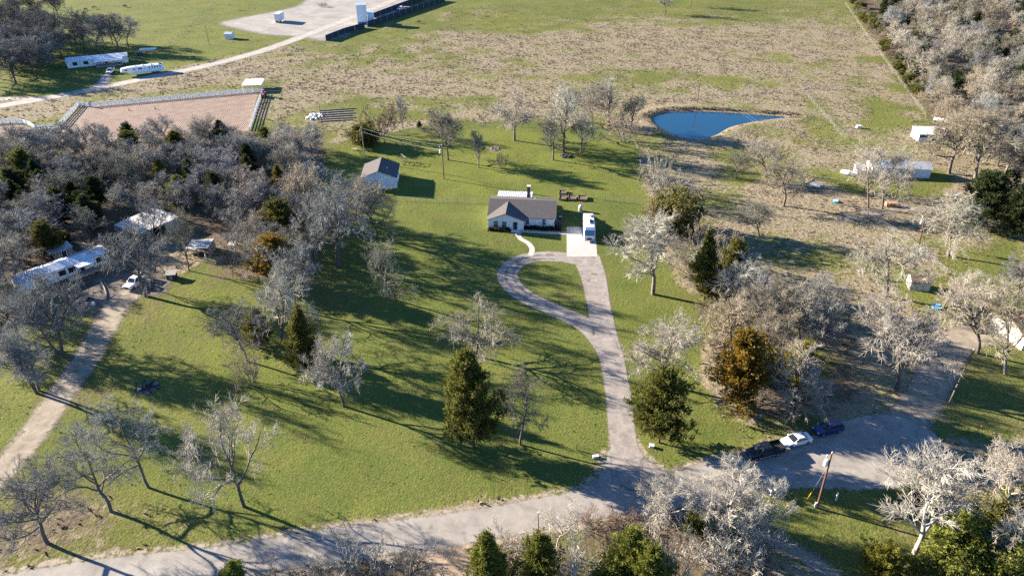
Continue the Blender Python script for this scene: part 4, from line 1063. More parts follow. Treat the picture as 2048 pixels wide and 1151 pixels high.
# ------------------------------------------------------------------ main house
ho = G(976.5, 457.5)
H = thing('house', 'white one storey house with grey gabled roof behind the driveway loop', 'house', ho, R(-5))
gable_walls(H, 0, 15.6, 1.8, 12.8, 2.6, 4.45, 'x', m_white)
MB().ext([(0.02,-0.2),(8.4,-0.2),(8.4,2.6),(4.2,4.22),(0.02,2.6)], 'y', 0, 3.0).build('front_wing', m_white, H)
rf = gable_roof(H, 0, 15.6, 1.8, 12.8, 2.6, 4.45, 'x', m_shingle)
sl = (4.45-2.6)/5.5; ridge2 = 4.22; yj = 1.8 + (ridge2 - 2.6) / sl + 0.35
for sgn, nm in ((-1, 'wing_roof_slope'), (1, 'wing_roof_slope')):
    xe = 4.2 + sgn * 4.6; ze = 2.6 - (1.62/4.2) * 0.4
    yb = 1.8 + (ze - 2.6) / sl + 0.25
    tri = [(4.2,-0.4,ridge2+0.14),(xe,-0.4,ze+0.14),(xe,max(yb,1.6),ze+0.14),(4.2,yj,ridge2+0.14)]
    if sgn < 0: tri = tri[::-1]
    MB().slab(*tri, 0.12).build(nm, m_shingle, H)
MB().box(15.96,16.04,1.36,1.44,2.3,2.5).box(-0.4,-0.34,-0.45,-0.4,2.35,2.5).build('gutter', m_trim, H)
mb = MB(); mb.slab((-0.44,-0.43,2.56),(4.2,-0.43,4.30),(4.2,-0.405,4.30),(-0.44,-0.405,2.56),0.16); mb.slab((4.2,-0.43,4.30),(8.84,-0.43,2.56),(8.84,-0.405,2.56),(4.2,-0.405,4.30),0.16)
mb.build('bargeboard', m_greywood, H)
for u in (1.35, 3.35): window(H, '-y', 0, u, 0.75, 0.95, 1.35, m_trim)
for u in (8.75, 12.75): window(H, '-y', 1.8, u, 0.75, 0.8, 1.15, m_trim, arch=True)
door(H, '-y', 0, 5.95, 1.0, 2.05, m_dark)
MB().box(5.6, 7.4, -1.3, 0, 0.0, 0.14).build('doorstep', m_trim, H)
window(H, '-x', 0, 3.0, 0.9, 0.9, 1.1, m_trim); window(H, '-x', 0, 8.0, 0.9, 0.9, 1.1, m_trim); window(H, '+x', 15.6, 6.0, 0.9, 1.2, 1.1, m_trim)
for k in range(20):     # patio cover, sheet by sheet
    x = 0.9 + k * 0.44
    MB().slab((x,12.6,2.72),(x+0.40,12.6,2.72),(x+0.40,16.6,2.45),(x,16.6,2.45),0.03).slab((x+0.15,12.6,2.78),(x+0.25,12.6,2.78),(x+0.25,16.6,2.51),(x+0.15,16.6,2.51),0.05).build('patio_roof_sheet', m_whitepl, H)
for x in (1.1, 5.3, 9.5): MB().box(x-0.06,x+0.06,16.4,16.52,0,2.42).build('patio_post', m_trim, H)
MB().box(0.9,9.7,16.38,16.54,2.3,2.41).build('patio_beam', m_trim, H)
ch = MB().box(8.4,9.15,11.6,12.35,2.8,6.0).build('chimney', m_brick, H)
MB().box(8.33,9.22,11.53,12.42,6.0,6.18).build('chimney_cap', m_trim, ch)
MB().tube([(10.6,8.6,3.9),(10.6,8.6,4.75)],0.06,8).build('vent_pipe', m_trim, H)
ac = thing('condenser_unit', 'dark air conditioning unit against the right side of the white house', 'machine', ho + Matrix.Rotation(R(-5),3,'Z') @ Vector((16.9,6.2,0)), R(-5))
MB().box(-0.45,0.45,-0.45,0.45,0,0.9).build('housing', m_dark, ac, bevel=0.04); MB().tube([(0,0,0.9),(0,0,0.95)],0.36,14).build('fan_grille', m_grey, ac)
sb = thing('storage_bin', 'dark blue storage bin against the right side of the white house', 'bin', ho + Matrix.Rotation(R(-5),3,'Z') @ Vector((16.7,3.6,0)), R(-5))
MB().box(-0.6,0.6,-0.9,0.9,0,0.95).build('bin_body', M('navy_plastic',(0.02,0.03,0.09),0.5,0.1), sb, bevel=0.05); MB().slab((-0.66,-0.96,1.02),(0.66,-0.96,1.02),(0.66,0.96,1.1),(-0.66,0.96,1.1),0.06).build('lid', m_dark, sb)
hm = lambda x, y, z=0: ho + Matrix.Rotation(R(-5),3,'Z') @ Vector((x, y, z))
def bed(name, label, x0, x1, y0, y1, nsh, tint):
    b_ = thing(name, label, 'flower bed', hm(0,0), R(-5))
    mbx = MB().box(x0,x1,y0,y1,-0.05,0.08); mbx.build('mulch', m_mulch, b_)
    e = MB()
    for a in ((x0-0.1,x1+0.1,y0-0.1,y0),(x0-0.1,x1+0.1,y1,y1+0.06),(x0-0.1,x0,y0,y1),(x1,x1+0.1,y0,y1)): e.box(*a,-0.05,0.16)
    e.build('edging', m_dkstone, b_)
    for i in range(nsh):
        pr = PROTO['shrub', i % 3]; c = link('hedge_plant', pr['crown'], b_); s = 0.26
        c.location = (x0 + (x1-x0) * (i + 0.5) / nsh, (y0+y1)/2 + random.uniform(-.15,.15), 0.05); c.scale = (s, s, 0.26 + random.random()*0.05); c.color = (*TINT[tint], 1)
bed('flower_bed', 'dark mulched bed with low hedge under the arched windows', 8.5, 17.2, 0.15, 1.7, 9, 'deep')
bed('flower_bed', 'narrow bed of dry plants below the two front wing windows', 0.0, 5.2, -1.2, -0.1, 7, 'olive')

# ------------------------------------------------------------------ detached garage
go = G(793.5, 376.5); rg_ = R(3)
GA = thing('garage', 'white detached garage with dark gable roof behind the house', 'garage', go, rg_)
gable_walls(GA, -9.0, 0, 0, 9.2, 3.2, 5.0, 'y', m_white)
gable_roof(GA, -9.0, 0, 0, 9.2, 3.2, 5.0, 'y', m_shingle, 0.35)
f = cmap('-y', 0)
gd = fbox(MB(), f, -8.2, -5.0, 0.02, 2.35, 0, 0.04).build('garage_door', m_whitepl, GA)
for i in range(4): fbox(MB(), f, -8.15, -5.05, 0.08 + i*0.57, 0.58 + i*0.57, 0.041, 0.07).build('door_panel', m_trim, gd)
fbox(fbox(fbox(MB(), f, -8.35, -8.2, 0, 2.5, 0, 0.06), f, -5.0, -4.85, 0, 2.5, 0, 0.06), f, -8.2, -5.0, 2.35, 2.5, 0, 0.06).build('door_frame', m_greywood, GA)
door(GA, '+x', 0, 1.0, 0.95, 2.05, m_dark); window(GA, '+x', 0, 5.5, 1.1, 0.9, 1.0, m_trim)
MB().tube([(-2.4,3.2,4.2),(-2.4,3.2,4.7)],0.07,8).build('vent_pipe', m_grey, GA)

# ------------------------------------------------------------------ motorhome on the pad
rear = G(1177.5, 425.5, 3.4); front = G(1178.5, 484.5, 0)
L = rear.y - front.y
RV = thing('motorhome', 'white motorhome parked nose forward on the concrete pad', 'motorhome', (front.x, front.y, 0.034), R(-3))
W = 1.27
mb = MB()
def ring(y, zb, zt, w, r=0.22): return [(-w,y,zb),(w,y,zb),(w,y,zt-r),(w-r,y,zt),(-w+r,y,zt),(-w,y,zt-r)]
mb.loft([ring(0.18,0.45,1.15,W*0.86,0.1), ring(0.02,0.45,1.2,W*0.9,0.1), ring(0.1,0.45,1.5,W*0.95,0.12), ring(0.75,0.45,2.75,W,0.2), ring(1.3,0.45,3.25,W,0.25), ring(1.9,0.45,3.35,W), ring(L-0.25,0.45,3.35,W), ring(L,0.5,3.15,W*0.97)])
mb.build('body', m_whitecoat, RV, bevel=0.03)
MB().quad((-W*0.88,0.13,1.56),(W*0.88,0.13,1.56),(W*0.92,0.71,2.72),(-W*0.92,0.71,2.72)).build('windscreen', M_glass('windscreen_painted_sky', (0.07,0.17,0.23), 0.05), RV)  # blue base colour stands in for the sky reflected in the glass
for s in (-1, 1):
    MB().box(s*0.82-0.16, s*0.82+0.16, -0.03, 0.03, 0.75, 0.98).build('headlight', m_headl, RV)
    mi = MB().tube([(s*W*0.95,0.25,1.75),(s*1.62,0.05,1.8)],0.03,5).box(s*1.62-0.1,s*1.62+0.1,-0.06,0.06,1.55,2.0); mi.build('mirror', m_dark, RV)
    fx = cmap('+x' if s > 0 else '-x', s*W if s > 0 else -W)
    for (u, w_, v, h_) in ((1.1,0.8,1.75,0.75),(3.2,1.3,1.8,0.7),(6.0,1.0,1.9,0.6)):
        if u + w_ < L - 0.4: fbox(MB(), fx, u, u+w_, v, v+h_, 0.0, 0.03).build('side_window', m_glass, RV)
    fbox(MB(), fx, 1.0, L-0.4, 1.1, 1.3, 0.0, 0.012).build('stripe', M('blue_grey_stripe',(0.12,0.2,0.3),0.4,0.05), RV)
MB().box(-W*0.9,W*0.9,-0.12,0.02,0.4,0.62).build('bumper', m_grey, RV)
MB().box(-0.5,0.5,-0.02,0.03,0.72,1.05).build('grille', m_dark, RV)
def wheel(t, x, y, r, w, axis='x', rim=True):
    a = (x-w/2, y, r) if axis == 'x' else (x, y-w/2, r); b_ = (x+w/2, y, r) if axis == 'x' else (x, y+w/2, r)
    o = MB().tube([a, b_], r, 16).build('wheel', m_black, t)
    d = 0.012
    a2 = (x-w/2-d, y, r) if axis == 'x' else (x, y-w/2-d, r); b2 = (x+w/2+d, y, r) if axis == 'x' else (x, y+w/2+d, r)
    if rim: MB().tube([a2, b2], r*0.6, 12).build('rim', m_rim, o)
    return o
for s in (-1, 1):
    wheel(RV, s*1.12, 1.55, 0.44, 0.28); wheel(RV, s*1.12, L-2.6, 0.44, 0.3)
for y in (4.1, L-1.4): MB().box(0.0,0.75,y-0.45,y+0.45,3.36,3.66).build('roof_air_conditioner', m_dark if y < 5 else m_trim, RV, bevel=0.06)
for x, y in ((0.35,L-0.8),(0.75,L-2.3),(0.3,L-4.2),(0.85,L-4.2)): MB().box(x-0.24,x+0.24,y-0.2,y+0.2,3.36,3.48).build('roof_vent', m_dark, RV)
MB().box(0.1,1.0,2.6,3.5,3.365,3.41).build('solar_panel', m_tarp, RV)
MB().tube([(-0.8,L-1.2,3.36),(-0.8,L-1.2,3.5)],0.12,10).build('roof_antenna', m_trim, RV)

# ------------------------------------------------------------------ road vehicles
def vehicle(name, label, cat, kind, paint, base, heading, group=None, z=0.03):
    t = thing(name, label, cat, (base.x, base.y, z), heading, group)
    D = dict(sedan=(4.75,0.90,1.46), suv=(4.75,0.95,1.72), pickup=(5.9,1.0,1.92))[kind]
    L_, w, Ht = D; h = L_ / 2
    def rg2(x, zb, zt, ww): return [(x,-ww*0.96,zb),(x,-ww,zb+0.28),(x,-ww*0.97,zt-0.06),(x,-ww*0.86,zt),(x,ww*0.86,zt),(x,ww*0.97,zt-0.06),(x,ww,zb+0.28),(x,ww*0.96,zb)]
    if kind == 'sedan':
        st = [(-h,0.35,0.86,w*0.86),(-h+0.18,0.22,0.98,w*0.96),(-h+0.9,0.2,1.0,w),(-0.4,0.2,0.96,w),(0.9,0.2,0.96,w),(1.5,0.22,0.88,w*0.98),(h-0.3,0.25,0.76,w*0.93),(h-0.05,0.3,0.66,w*0.8),(h,0.36,0.58,w*0.7)]
        cab = (-1.75, 1.05, -0.95, 0.25)
    elif kind == 'suv':
        st = [(-h,0.4,1.0,w*0.88),(-h+0.12,0.28,1.08,w*0.97),(-1.0,0.25,1.08,w),(0.9,0.25,1.06,w),(1.5,0.28,1.0,w*0.98),(h-0.25,0.3,0.9,w*0.93),(h,0.38,0.72,w*0.8)]
        cab = (-h+0.1, 1.1, -h+0.55, 0.3)
    else:
        st = [(-h,0.5,1.08,w*0.97),(-h+0.1,0.42,1.12,w),(-0.6,0.42,1.12,w),(0.9,0.42,1.16,w),(1.4,0.42,1.18,w),(h-0.4,0.42,1.12,w*0.97),(h-0.08,0.45,1.02,w*0.93),(h,0.5,0.9,w*0.88)]
        cab = (-0.95, 1.5, -0.7, 0.75)
    zb = st[3][2] if kind != 'pickup' else 1.14
    body = MB().loft([rg2(*s_) for s_ in st]).build('body', paint, t, smooth_=False, bevel=0.04)
    x0, x1, xt0, xt1 = cab; wb, wt = w*0.9, w*0.74; zr = Ht - 0.05
    MB().loft([[(x0,-wb,zb-0.02),(x1,-wb,zb-0.02),(x1,wb,zb-0.02),(x0,wb,zb-0.02)], [(xt0,-wt,zr),(xt1,-wt,zr),(xt1,wt,zr),(xt0,wt,zr)]]).build('glasshouse', m_windsh, t)
    MB().loft([[(xt0-0.05,-wt-0.02,zr-0.005),(xt1+0.06,-wt-0.02,zr-0.005),(xt1+0.06,wt+0.02,zr-0.005),(xt0-0.05,wt+0.02,zr-0.005)], [(xt0+0.05,-wt+0.06,Ht),(xt1-0.06,-wt+0.06,Ht),(xt1-0.06,wt-0.06,Ht),(xt0+0.05,wt-0.06,Ht)]]).build('roof', paint, t)
    pil = MB()
    for s in (-1, 1):
        for xa, xb in ((x0,xt0),(x1,xt1),((x0+x1)/2-0.05,(xt0+xt1)/2-0.05)): pil.tube([(xa,s*wb,zb),(xb,s*(wt+0.01),zr)],0.045,5)
    pil.build('pillars', paint, t)
    for s in (-1, 1):
        r = 0.34 if kind == 'sedan' else 0.39
        for x in (-h+0.95 if kind != 'pickup' else -h+1.25, h-0.95):
            wheel(t, x, s*(w-0.1), r, 0.24, 'y')
        MB().box(h-0.14,h-0.02,s*w*0.62-0.17,s*w*0.62+0.17,st[-1][2]-0.06,st[-1][2]+0.1).build('headlight', m_headl, t)
        MB().box(-h-0.015,-h+0.06,s*w*0.7-0.13,s*w*0.7+0.13,0.75,0.93).build('tail_light', m_taill, t)
        MB().box(x1-0.35,x1-0.15,s*(w+0.08)-0.09,s*(w+0.08)+0.09,zb+0.0,zb+0.17).build('wing_mirror', paint, t)
        MB().box(-h+1.6,h-1.5,s*(w+0.005)-0.01,s*(w+0.005)+0.01,0.3 if kind!='pickup' else 0.45,0.36 if kind!='pickup' else 0.52).build('side_sill', m_grey if kind=='pickup' else m_dark, t)
    if kind == 'pickup':
        MB().box(-h+0.14,-1.02,-w*0.78,w*0.78,1.121,1.126).build('bed_floor', m_black, t)
        for s in (-1, 1): MB().box(-h+0.06,-0.98,s*w*0.9-0.08,s*w*0.9+0.08,1.1,1.42).build('bed_side', paint, t)
        MB().box(-h+0.0,-h+0.1,-w*0.88,w*0.88,1.08,1.42).build('tailgate', paint, t)
        MB().box(h-0.02,h+0.04,-w*0.55,w*0.55,0.62,1.0).build('grille', m_dark, t)
        MB().box(h-0.05,h+0.1,-w*0.9,w*0.9,0.42,0.6).build('bumper', m_rim, t)
    else:
        MB().box(h-0.03,h+0.015,-0.35,0.35,0.42,0.56).build('grille', m_dark, t)
    return t
def heading(a, b):
    A, B = G(*a), G(*b); return math.atan2(B.y-A.y, B.x-A.x)
hd = heading((1568,893), (1490,912))
vehicle('pickup_truck', 'black pickup truck parked at the front of three vehicles by the turnaround', 'truck', 'pickup', m_blackcoat, G(1527,908), hd, 'vehicles parked along the turnaround')
vehicle('sedan', 'white sedan parked between the black pickup and the blue vehicle', 'car', 'sedan', m_whitecoat, G(1591,885), hd, 'vehicles parked along the turnaround')
vehicle('suv', 'dark blue sport utility vehicle parked behind the white sedan', 'car', 'suv', m_bluecoat, G(1654,862), hd, 'vehicles parked along the turnaround')
vehicle('pickup_truck', 'white pickup truck under bare trees in front of the blue roofed mobile home', 'truck', 'pickup', m_whitecoat, G(275,568), heading((292,556),(262,577)))
vehicle('pickup_truck', 'pale pickup truck parked beside the far horse trailer', 'truck', 'pickup', m_palecoat, G(222,146), heading((232,132),(214,148)))
vehicle('pickup_truck', 'white flatbed pickup on the far gravel strip by the tall white tower', 'truck', 'pickup', m_whitecoat, G(803,20), heading((816,16),(792,23)))
# ------------------------------------------------------------------ left property
def quad_roof(t, pts, th, mat, name='roof'):     # world corners relative to the thing's own origin
    o = Vector(t.location)
    return MB().slab(*[tuple(Vector(p) - o) for p in pts], th).build(name, mat, t)
bo = G(295, 470)
BN = thing('barn', 'open metal barn with rusty light roof in the left wood', 'barn', bo)
A, B, C_, D = G(228,449,3.5), G(306,414,3.5), G(360,433,2.9), G(276,469,2.9)
quad_roof(BN, (A, D, C_, B), 0.08, m_rusty)
o = Vector(bo)
for p, q in ((A,3.4),(B,3.4),(C_,2.8),(D,2.8),((A+D)/2,3.1),((C_+D)/2,2.8)):
    p = Vector(p) - o; MB().box(p.x-0.08,p.x+0.08,p.y-0.08,p.y+0.08,0,q-0.02).build('post', m_greywood, BN)
def panel(t, p, q, z0, z1, mat, name, th=0.06):
    o = Vector(t.location); p, q = Vector(p) - o, Vector(q) - o
    d = (q - p); d.z = 0; n = Vector((-d.y, d.x, 0)).normalized() * th
    a = [(p.x,p.y,z0),(q.x,q.y,z0),(q.x+n.x,q.y+n.y,z0),(p.x+n.x,p.y+n.y,z0)]
    b = [(v[0],v[1],z1) for v in a]
    return MB().add(a+b, [(0,3,2,1),(4,5,6,7),(0,1,5,4),(1,2,6,5),(2,3,7,6),(3,0,4,7)]).build(name, mat, t)
panel(BN, D + (C_-D)*0.62, C_, -0.1, 2.8, M('grey_sheet',(0.4,0.41,0.41),0.6,0.12,1.5), 'front_panel')
panel(BN, C_ + (B-C_)*0.03, B, -0.1, 2.8, m_rusty, 'side_panel'); panel(BN, B, A, -0.1, 3.3, m_rusty, 'rear_panel')
E0, E1 = G(36,568,2.6), G(216,503,2.6)
ax = E1 - E0; LH_ = math.hypot(ax.x, ax.y); ra = math.atan2(ax.y, ax.x)
MH = thing('mobile_home', 'long mobile home with blue grey metal roof among the left trees', 'house', (E0.x, E0.y, 0), ra)
gable_walls(MH, 0, LH_, 0.2, 4.6, 2.5, 3.1, 'x', m_white); gable_roof(MH, 0, LH_, 0.2, 4.6, 2.5, 3.1, 'x', m_metalroof, 0.2, 0.08)
for u in (3.0, 7.5, LH_-8.3, LH_-2.6): window(MH, '-y', 0.2, u, 1.0, 1.2, 0.95, m_dark)
door(MH, '-y', 0.2, LH_-6.2, 0.9, 2.0, m_dark, 0.3)
MB().slab((LH_-7.2,-2.0,2.35),(LH_-3.6,-2.0,2.35),(LH_-3.6,0.1,2.5),(LH_-7.2,0.1,2.5),0.06).build('porch_roof', m_metalroof, MH)
MB().box(LH_-7.2,LH_-3.6,-2.0,0.15,0.0,0.45).build('porch_deck', m_board, MH)
for x in (LH_-7.1, LH_-3.7): MB().box(x-0.06,x+0.06,-1.98,-1.86,0.45,2.3).build('porch_post', m_greywood, MH)
for k in range(3): MB().box(LH_-9.2,LH_-7.3,-1.9+k*0.5,-1.45+k*0.5,0.02,0.14+k*0.14).build('step', m_greywood, MH)
mb = MB()
for z in (0.9, 1.3): mb.tube([(LH_-9.2,-1.9,z-0.3),(LH_-7.2,-1.95,z)],0.04,5)
mb.build('handrail', m_greywood, MH)
S1 = thing('storage_shed', 'small metal roofed shed behind the mobile home', 'shed', G(128,512), ra)
MB().box(-1.8,1.8,-1.2,1.2,-0.1,2.1).build('wall', m_board, S1); MB().slab((-2.8,-1.5,2.15),(2.0,-1.5,2.15),(2.0,1.5,2.5),(-2.8,1.5,2.5),0.06).build('roof', m_metalroof, S1); door(S1, '-y', -1.2, -0.5, 0.9, 1.8, m_dark)
# open board shed
OS = thing('board_shed', 'open fronted grey board shed with flat roof', 'shed', G(397, 516))
a, b_, c, d = G(370,497,2.5), G(384,479,2.3), G(428,477,2.3), G(415,496,2.5)
quad_roof(OS, (a, d, c, b_), 0.07, M_ribbed('old_sheet', (0.36,0.34,0.32), 0, 0.3, 0.6, 0.02, 0.15, 0.2, dirt=(0.16,0.12,0.09)))
nb = 9
for i in range(nb): panel(OS, d.lerp(c, i/nb+0.01), d.lerp(c, (i+0.9)/nb), -0.05, 2.2, m_board_y if i % 2 else m_greywood, 'board', 0.04)
for i in range(nb): panel(OS, b_.lerp(c, i/nb+0.01), b_.lerp(c, (i+0.92)/nb), -0.05, 2.15, m_greywood, 'board', 0.04)
for p in (a, d, a.lerp(d, 0.5)):
    p = p - Vector(OS.location); MB().box(p.x-0.07,p.x+0.07,p.y-0.07,p.y+0.07,0,2.4).build('post', m_greywood, OS)
tb = thing('crate_stack', 'dark crates stored inside the open board shed', 'crate', G(397,510)); [MB().box(-1+i*0.9,-0.2+i*0.9,-0.4,0.4,0,0.7+0.2*(i%2)).build('crate', m_dark, tb) for i in range(3)]
KN = thing('dog_kennel', 'wire kennel with a small roofed hutch beside the board shed', 'kennel', G(440, 515))
ko = Vector(KN.location)
ring_px = [(412,508),(413,526),(440,527),(468,524),(471,503),(466,492)]
pts = [G(*p) - ko for p in ring_px]
for p in pts: MB().tube([(p.x,p.y,-0.1),(p.x,p.y,1.7)],0.04,6).build('post', m_grey, KN)
for i in range(len(pts)-1):
    p, q = pts[i], pts[i+1]
    mb = MB()
    for z in (0.08, 0.5, 0.95, 1.35, 1.68): mb.tube([(p.x,p.y,z),(q.x,q.y,z)],0.022 if z > 1.6 else 0.01,4)
    for k in range(1, 12): w_ = p.lerp(q, k/12); mb.tube([(w_.x,w_.y,0.05),(w_.x,w_.y,1.68)],0.009,3)
    mb.build('wire_panel', m_grey, KN)
a, b_, c, d = G(454,491,1.7), G(459,481,1.5), G(473,480,1.5), G(469,492,1.7)
quad_roof(KN, (a, d, c, b_), 0.06, m_greywood, 'hutch_roof')
for p in (a, b_, c, d):
    p = p - ko; MB().box(p.x-0.05,p.x+0.05,p.y-0.05,p.y+0.05,0,p.z-0.02).build('hutch_post', m_greywood, KN)
HT = thing('hut', 'tiny dark hut with flat grey roof on the left lot', 'hut', G(345,556), R(8))
MB().box(-0.9,0.9,-0.7,0.7,0,1.25).build('wall', m_dark, HT); MB().slab((-1.15,-0.95,1.3),(1.1,-0.95,1.3),(1.1,0.95,1.5),(-1.15,0.95,1.5),0.07).build('roof', m_greywood, HT)
MB().box(-0.4,0.3,-0.73,-0.7,0.05,1.0).build('door', m_greywood, HT)
bp = thing('burn_pile', 'black charred burn pile on the left lot grass', 'pile', G(296,775))
rgp = random.Random(4)
MB().tube([(0,0,-0.02),(0,0,0.05)],[1.9,1.5],16).build('ash', m_ash, bp)
for i in range(16):
    a = rgp.uniform(0,6.28); l = rgp.uniform(0.4,0.9); x, y = rgp.gauss(0,0.9), rgp.gauss(0,0.5); z = rgp.uniform(0.1,0.55)
    MB().tube([(x-math.cos(a)*l,y-math.sin(a)*l,z*0.4),(x+math.cos(a)*l,y+math.sin(a)*l,z+0.25)],[0.13,0.09],6).build('log', m_char, bp)
fp = thing('fire_pit', 'small dark fire pit in the mobile home yard', 'fire pit', G(178,598)); 
for i in range(10): MB().box(0.42,0.7,-0.16,0.16,0,0.25).build('stone', m_dkstone, fp).rotation_euler = (0,0,i*0.628)
MB().tube([(0,0,0.0),(0,0,0.06)],0.4,12).build('ash', m_char, fp)
bk = thing('bucket', 'white bucket standing at the edge of the mobile home yard', 'bucket', G(188,610)); MB().tube([(0,0,0),(0,0,0.7)],[0.24,0.3],12).build('pail', m_whitepl, bk); MB().tube([(-0.3,0,0.7),(-0.2,0,0.92),(0.2,0,0.92),(0.3,0,0.7)],0.02,5).build('bail', m_grey, bk)
lg = thing('log', 'curved pale log lying beside the mobile home yard', 'log', G(208,585)); MB().tube([G(201,562,0.12)-G(208,585), G(209,575,0.15)-G(208,585), G(213,588,0.14)-G(208,585), G(212,600,0.12)-G(208,585)],[0.12,0.16,0.15,0.1],8).build('wood', m_greywood, lg)
pcs = [(298,572),(303,576),(311,571),(293,585),(288,583)]
for i, p in enumerate(pcs):
    q = thing('stone_block', 'small pale block on the ground right of the white pickup', 'stone', G(*p), i*0.7, 'blocks beside the white pickup'); MB().box(-0.28,0.28,-0.18,0.18,0,0.3).build('block', m_stone, q, bevel=0.04)
# ------------------------------------------------------------------ yard things near the house
def raised_bed(px0, px1, py0, py1, label):
    a, b_ = G((px0+px1)/2, py1), G((px0+px1)/2, py0)
    w = (px1-px0) / pxm(a); l = max(1.3, (b_.y - a.y) - 0.7)
    t = thing('raised_bed', label, 'garden bed', (a.x, a.y + l/2, 0), R(-4), 'raised garden beds behind the house')
    MB().box(-w/2+0.05,w/2-0.05,-l/2+0.05,l/2-0.05,-0.05,0.38).build('soil', m_soil, t)
    for k in range(2):
        z = 0.02 + k*0.27
        MB().box(-w/2,w/2,-l/2-0.05,-l/2+0.04,z,z+0.25).build('board', m_wood, t); MB().box(-w/2,w/2,l/2-0.04,l/2+0.05,z,z+0.25).build('board', m_wood, t)
        MB().box(-w/2-0.05,-w/2+0.04,-l/2,l/2,z,z+0.25).build('board', m_wood, t); MB().box(w/2-0.04,w/2+0.05,-l/2,l/2,z,z+0.25).build('board', m_wood, t)
    for x in (-w/2, w/2):
        for y in (-l/2, l/2): MB().box(x-0.06,x+0.06,y-0.06,y+0.06,0,0.85).build('corner_post', m_wood, t)
raised_bed(1119,1133,381,389.5,'wooden raised garden bed farthest from the camera, behind its left neighbour')
raised_bed(1119,1133,391,401,'leftmost front wooden raised garden bed next to the house roof')
raised_bed(1137,1153,391,401,'middle front wooden raised garden bed')
raised_bed(1157,1175,391.5,402,'rightmost wooden raised garden bed standing apart')
pt = thing('water_tank', 'white upright tank behind the motorhome', 'tank', G(1160.6,421.5)); MB().tube([(0,0,0),(0,0,0.12)],0.5,14).build('base', m_stone, pt)
MB().tube([(0,0,0.12),(0,0,1.35),(0,0,1.55),(0,0,1.65)],[0.46,0.46,0.34,0.1],16).build('shell', m_whitepl, pt, smooth_=True); MB().tube([(0,0,1.6),(0,0,1.75)],0.09,8).build('valve', m_grey, pt)
def wire_fence(name, label, px, sp, h, post_mat, wires=3, r=0.045, wr=0.012, group=None, closed=False):
    P_ = [G(*p) for p in px]; o = P_[0]
    t = thing(name, label, 'fence', o, 0, group)
    pm = None
    for i in range(len(P_)-1):
        a, b_ = P_[i]-o, P_[i+1]-o; n = max(1, round((b_-a).length/sp))
        for k in range(n + (i == len(P_)-2)):
            q = a.lerp(b_, k/n)
            if pm is None: pm = MB().tube([(0,0,-0.2),(0,0,h)],[r*1.1,r],6).mesh('post'); pm.materials.append(post_mat)
            c_ = link('post', pm, t); c_.location = q; c_.rotation_euler = (random.gauss(0,.03), random.gauss(0,.03), 0)
        for w_ in range(wires):
            z = h*(0.3+0.65*w_/max(1,wires-1)); MB().tube([(a.x,a.y,z),(b_.x,b_.y,z)],wr,3).build('wire', m_grey, t)
    return t
wire_fence('wire_fence', 'thin wire fence between the garage and the white house', [(790,401),(978,407)], 2.6, 1.25, m_wood)
wire_fence('wire_fence', 'thin wire fence between the raised beds and the right lot line', [(1193,398),(1225,402),(1290,409)], 2.6, 1.25, m_wood)
wire_fence('wire_fence', 'wire fence along the back lot line of the garage yard', [(700,283),(770,268),(860,262),(960,252),(1070,254),(1180,260),(1265,282),(1276,300)], 4.5, 1.2, m_poleg)
wire_fence('wire_fence', 'fence along the pasture edge of the top right wood', [(1690,8),(1735,75),(1790,150),(1815,185),(1850,232)], 6, 1.3, m_poleg, r=0.08)
wire_fence('wire_fence', 'diagonal fence running down the pasture right of the pond', [(1600,178),(1648,232),(1690,280)], 4, 1.3, m_poleg, r=0.09)
wire_fence('wire_fence', 'fence across the pasture above the pond', [(1280,205),(1340,196),(1400,196),(1500,186),(1600,178),(1700,172),(1800,170)], 7, 1.2, m_poleg)
wire_fence('wire_fence', 'fence on the right lot by the brown roofed shed', [(1858,556),(1892,548),(1930,556),(1975,566),(2048,580)], 4, 1.3, m_poleg, r=0.07)
wire_fence('wire_fence', 'rusty fence running up the lot from the brown roofed shed', [(1892,548),(1845,508),(1810,480),(1735,432),(1720,418)], 4, 1.3, m_poleg, r=0.08)
wire_fence('wire_fence', 'far fence between ranch pasture and grove', [(330,95),(380,55),(430,8)], 7, 1.3, m_poleg, r=0.08)
wire_fence('wire_fence', 'far fence beside the ranch creek trees', [(95,52),(170,20),(230,14),(330,10)], 8, 1.3, m_poleg, r=0.08)
wire_fence('wire_fence', 'fence along the lower side of the ranch road', [(560,112),(610,92),(650,80),(700,62)], 6, 1.2, m_poleg, r=0.07)
def stones(t, n, rad, size, mat, seed, fill=False):
    rs = random.Random(seed)
    for i in range(n):
        a = i/n*6.283 + rs.uniform(-.1,.1); r = rad*(math.sqrt(rs.random()) if fill else rs.uniform(.93,1.07)); s = size*rs.uniform(.7,1.25)
        rings = []
        for z, k in ((0,.8),(0.35,1),(0.75,.75),(0.95,.35)):
            rings.append([(math.cos(j*1.047)*s*k*rs.uniform(.8,1.15), math.sin(j*1.047)*s*k*rs.uniform(.8,1.15), z*s*rs.uniform(.9,1.1)) for j in range(6)])
        c = MB().loft(rings).build('stone', mat, t); c.location = (math.cos(a)*r, math.sin(a)*r, -0.03 + (0.15*rs.random() if fill else 0)); c.rotation_euler = (0,0,rs.random()*6)
fr = thing('fire_ring', 'stone fire ring on a bare patch in the back yard', 'fire pit', G(990,298)); stones(fr, 13, 1.15, 0.3, m_stone, 3); MB().tube([(0,0,-0.02),(0,0,0.03)],[2.3,1.8],18).build('bare_patch', m_soil, fr); MB().tube([(0,0,0.03),(0,0,0.12)],0.75,12).build('ash', m_char, fr)
sh_ = thing('stone_heap', 'dark stone heap at the foot of a tall back yard tree', 'stone heap', G(1131,313)); stones(sh_, 20, 1.5, 0.5, m_dkstone, 5, True)
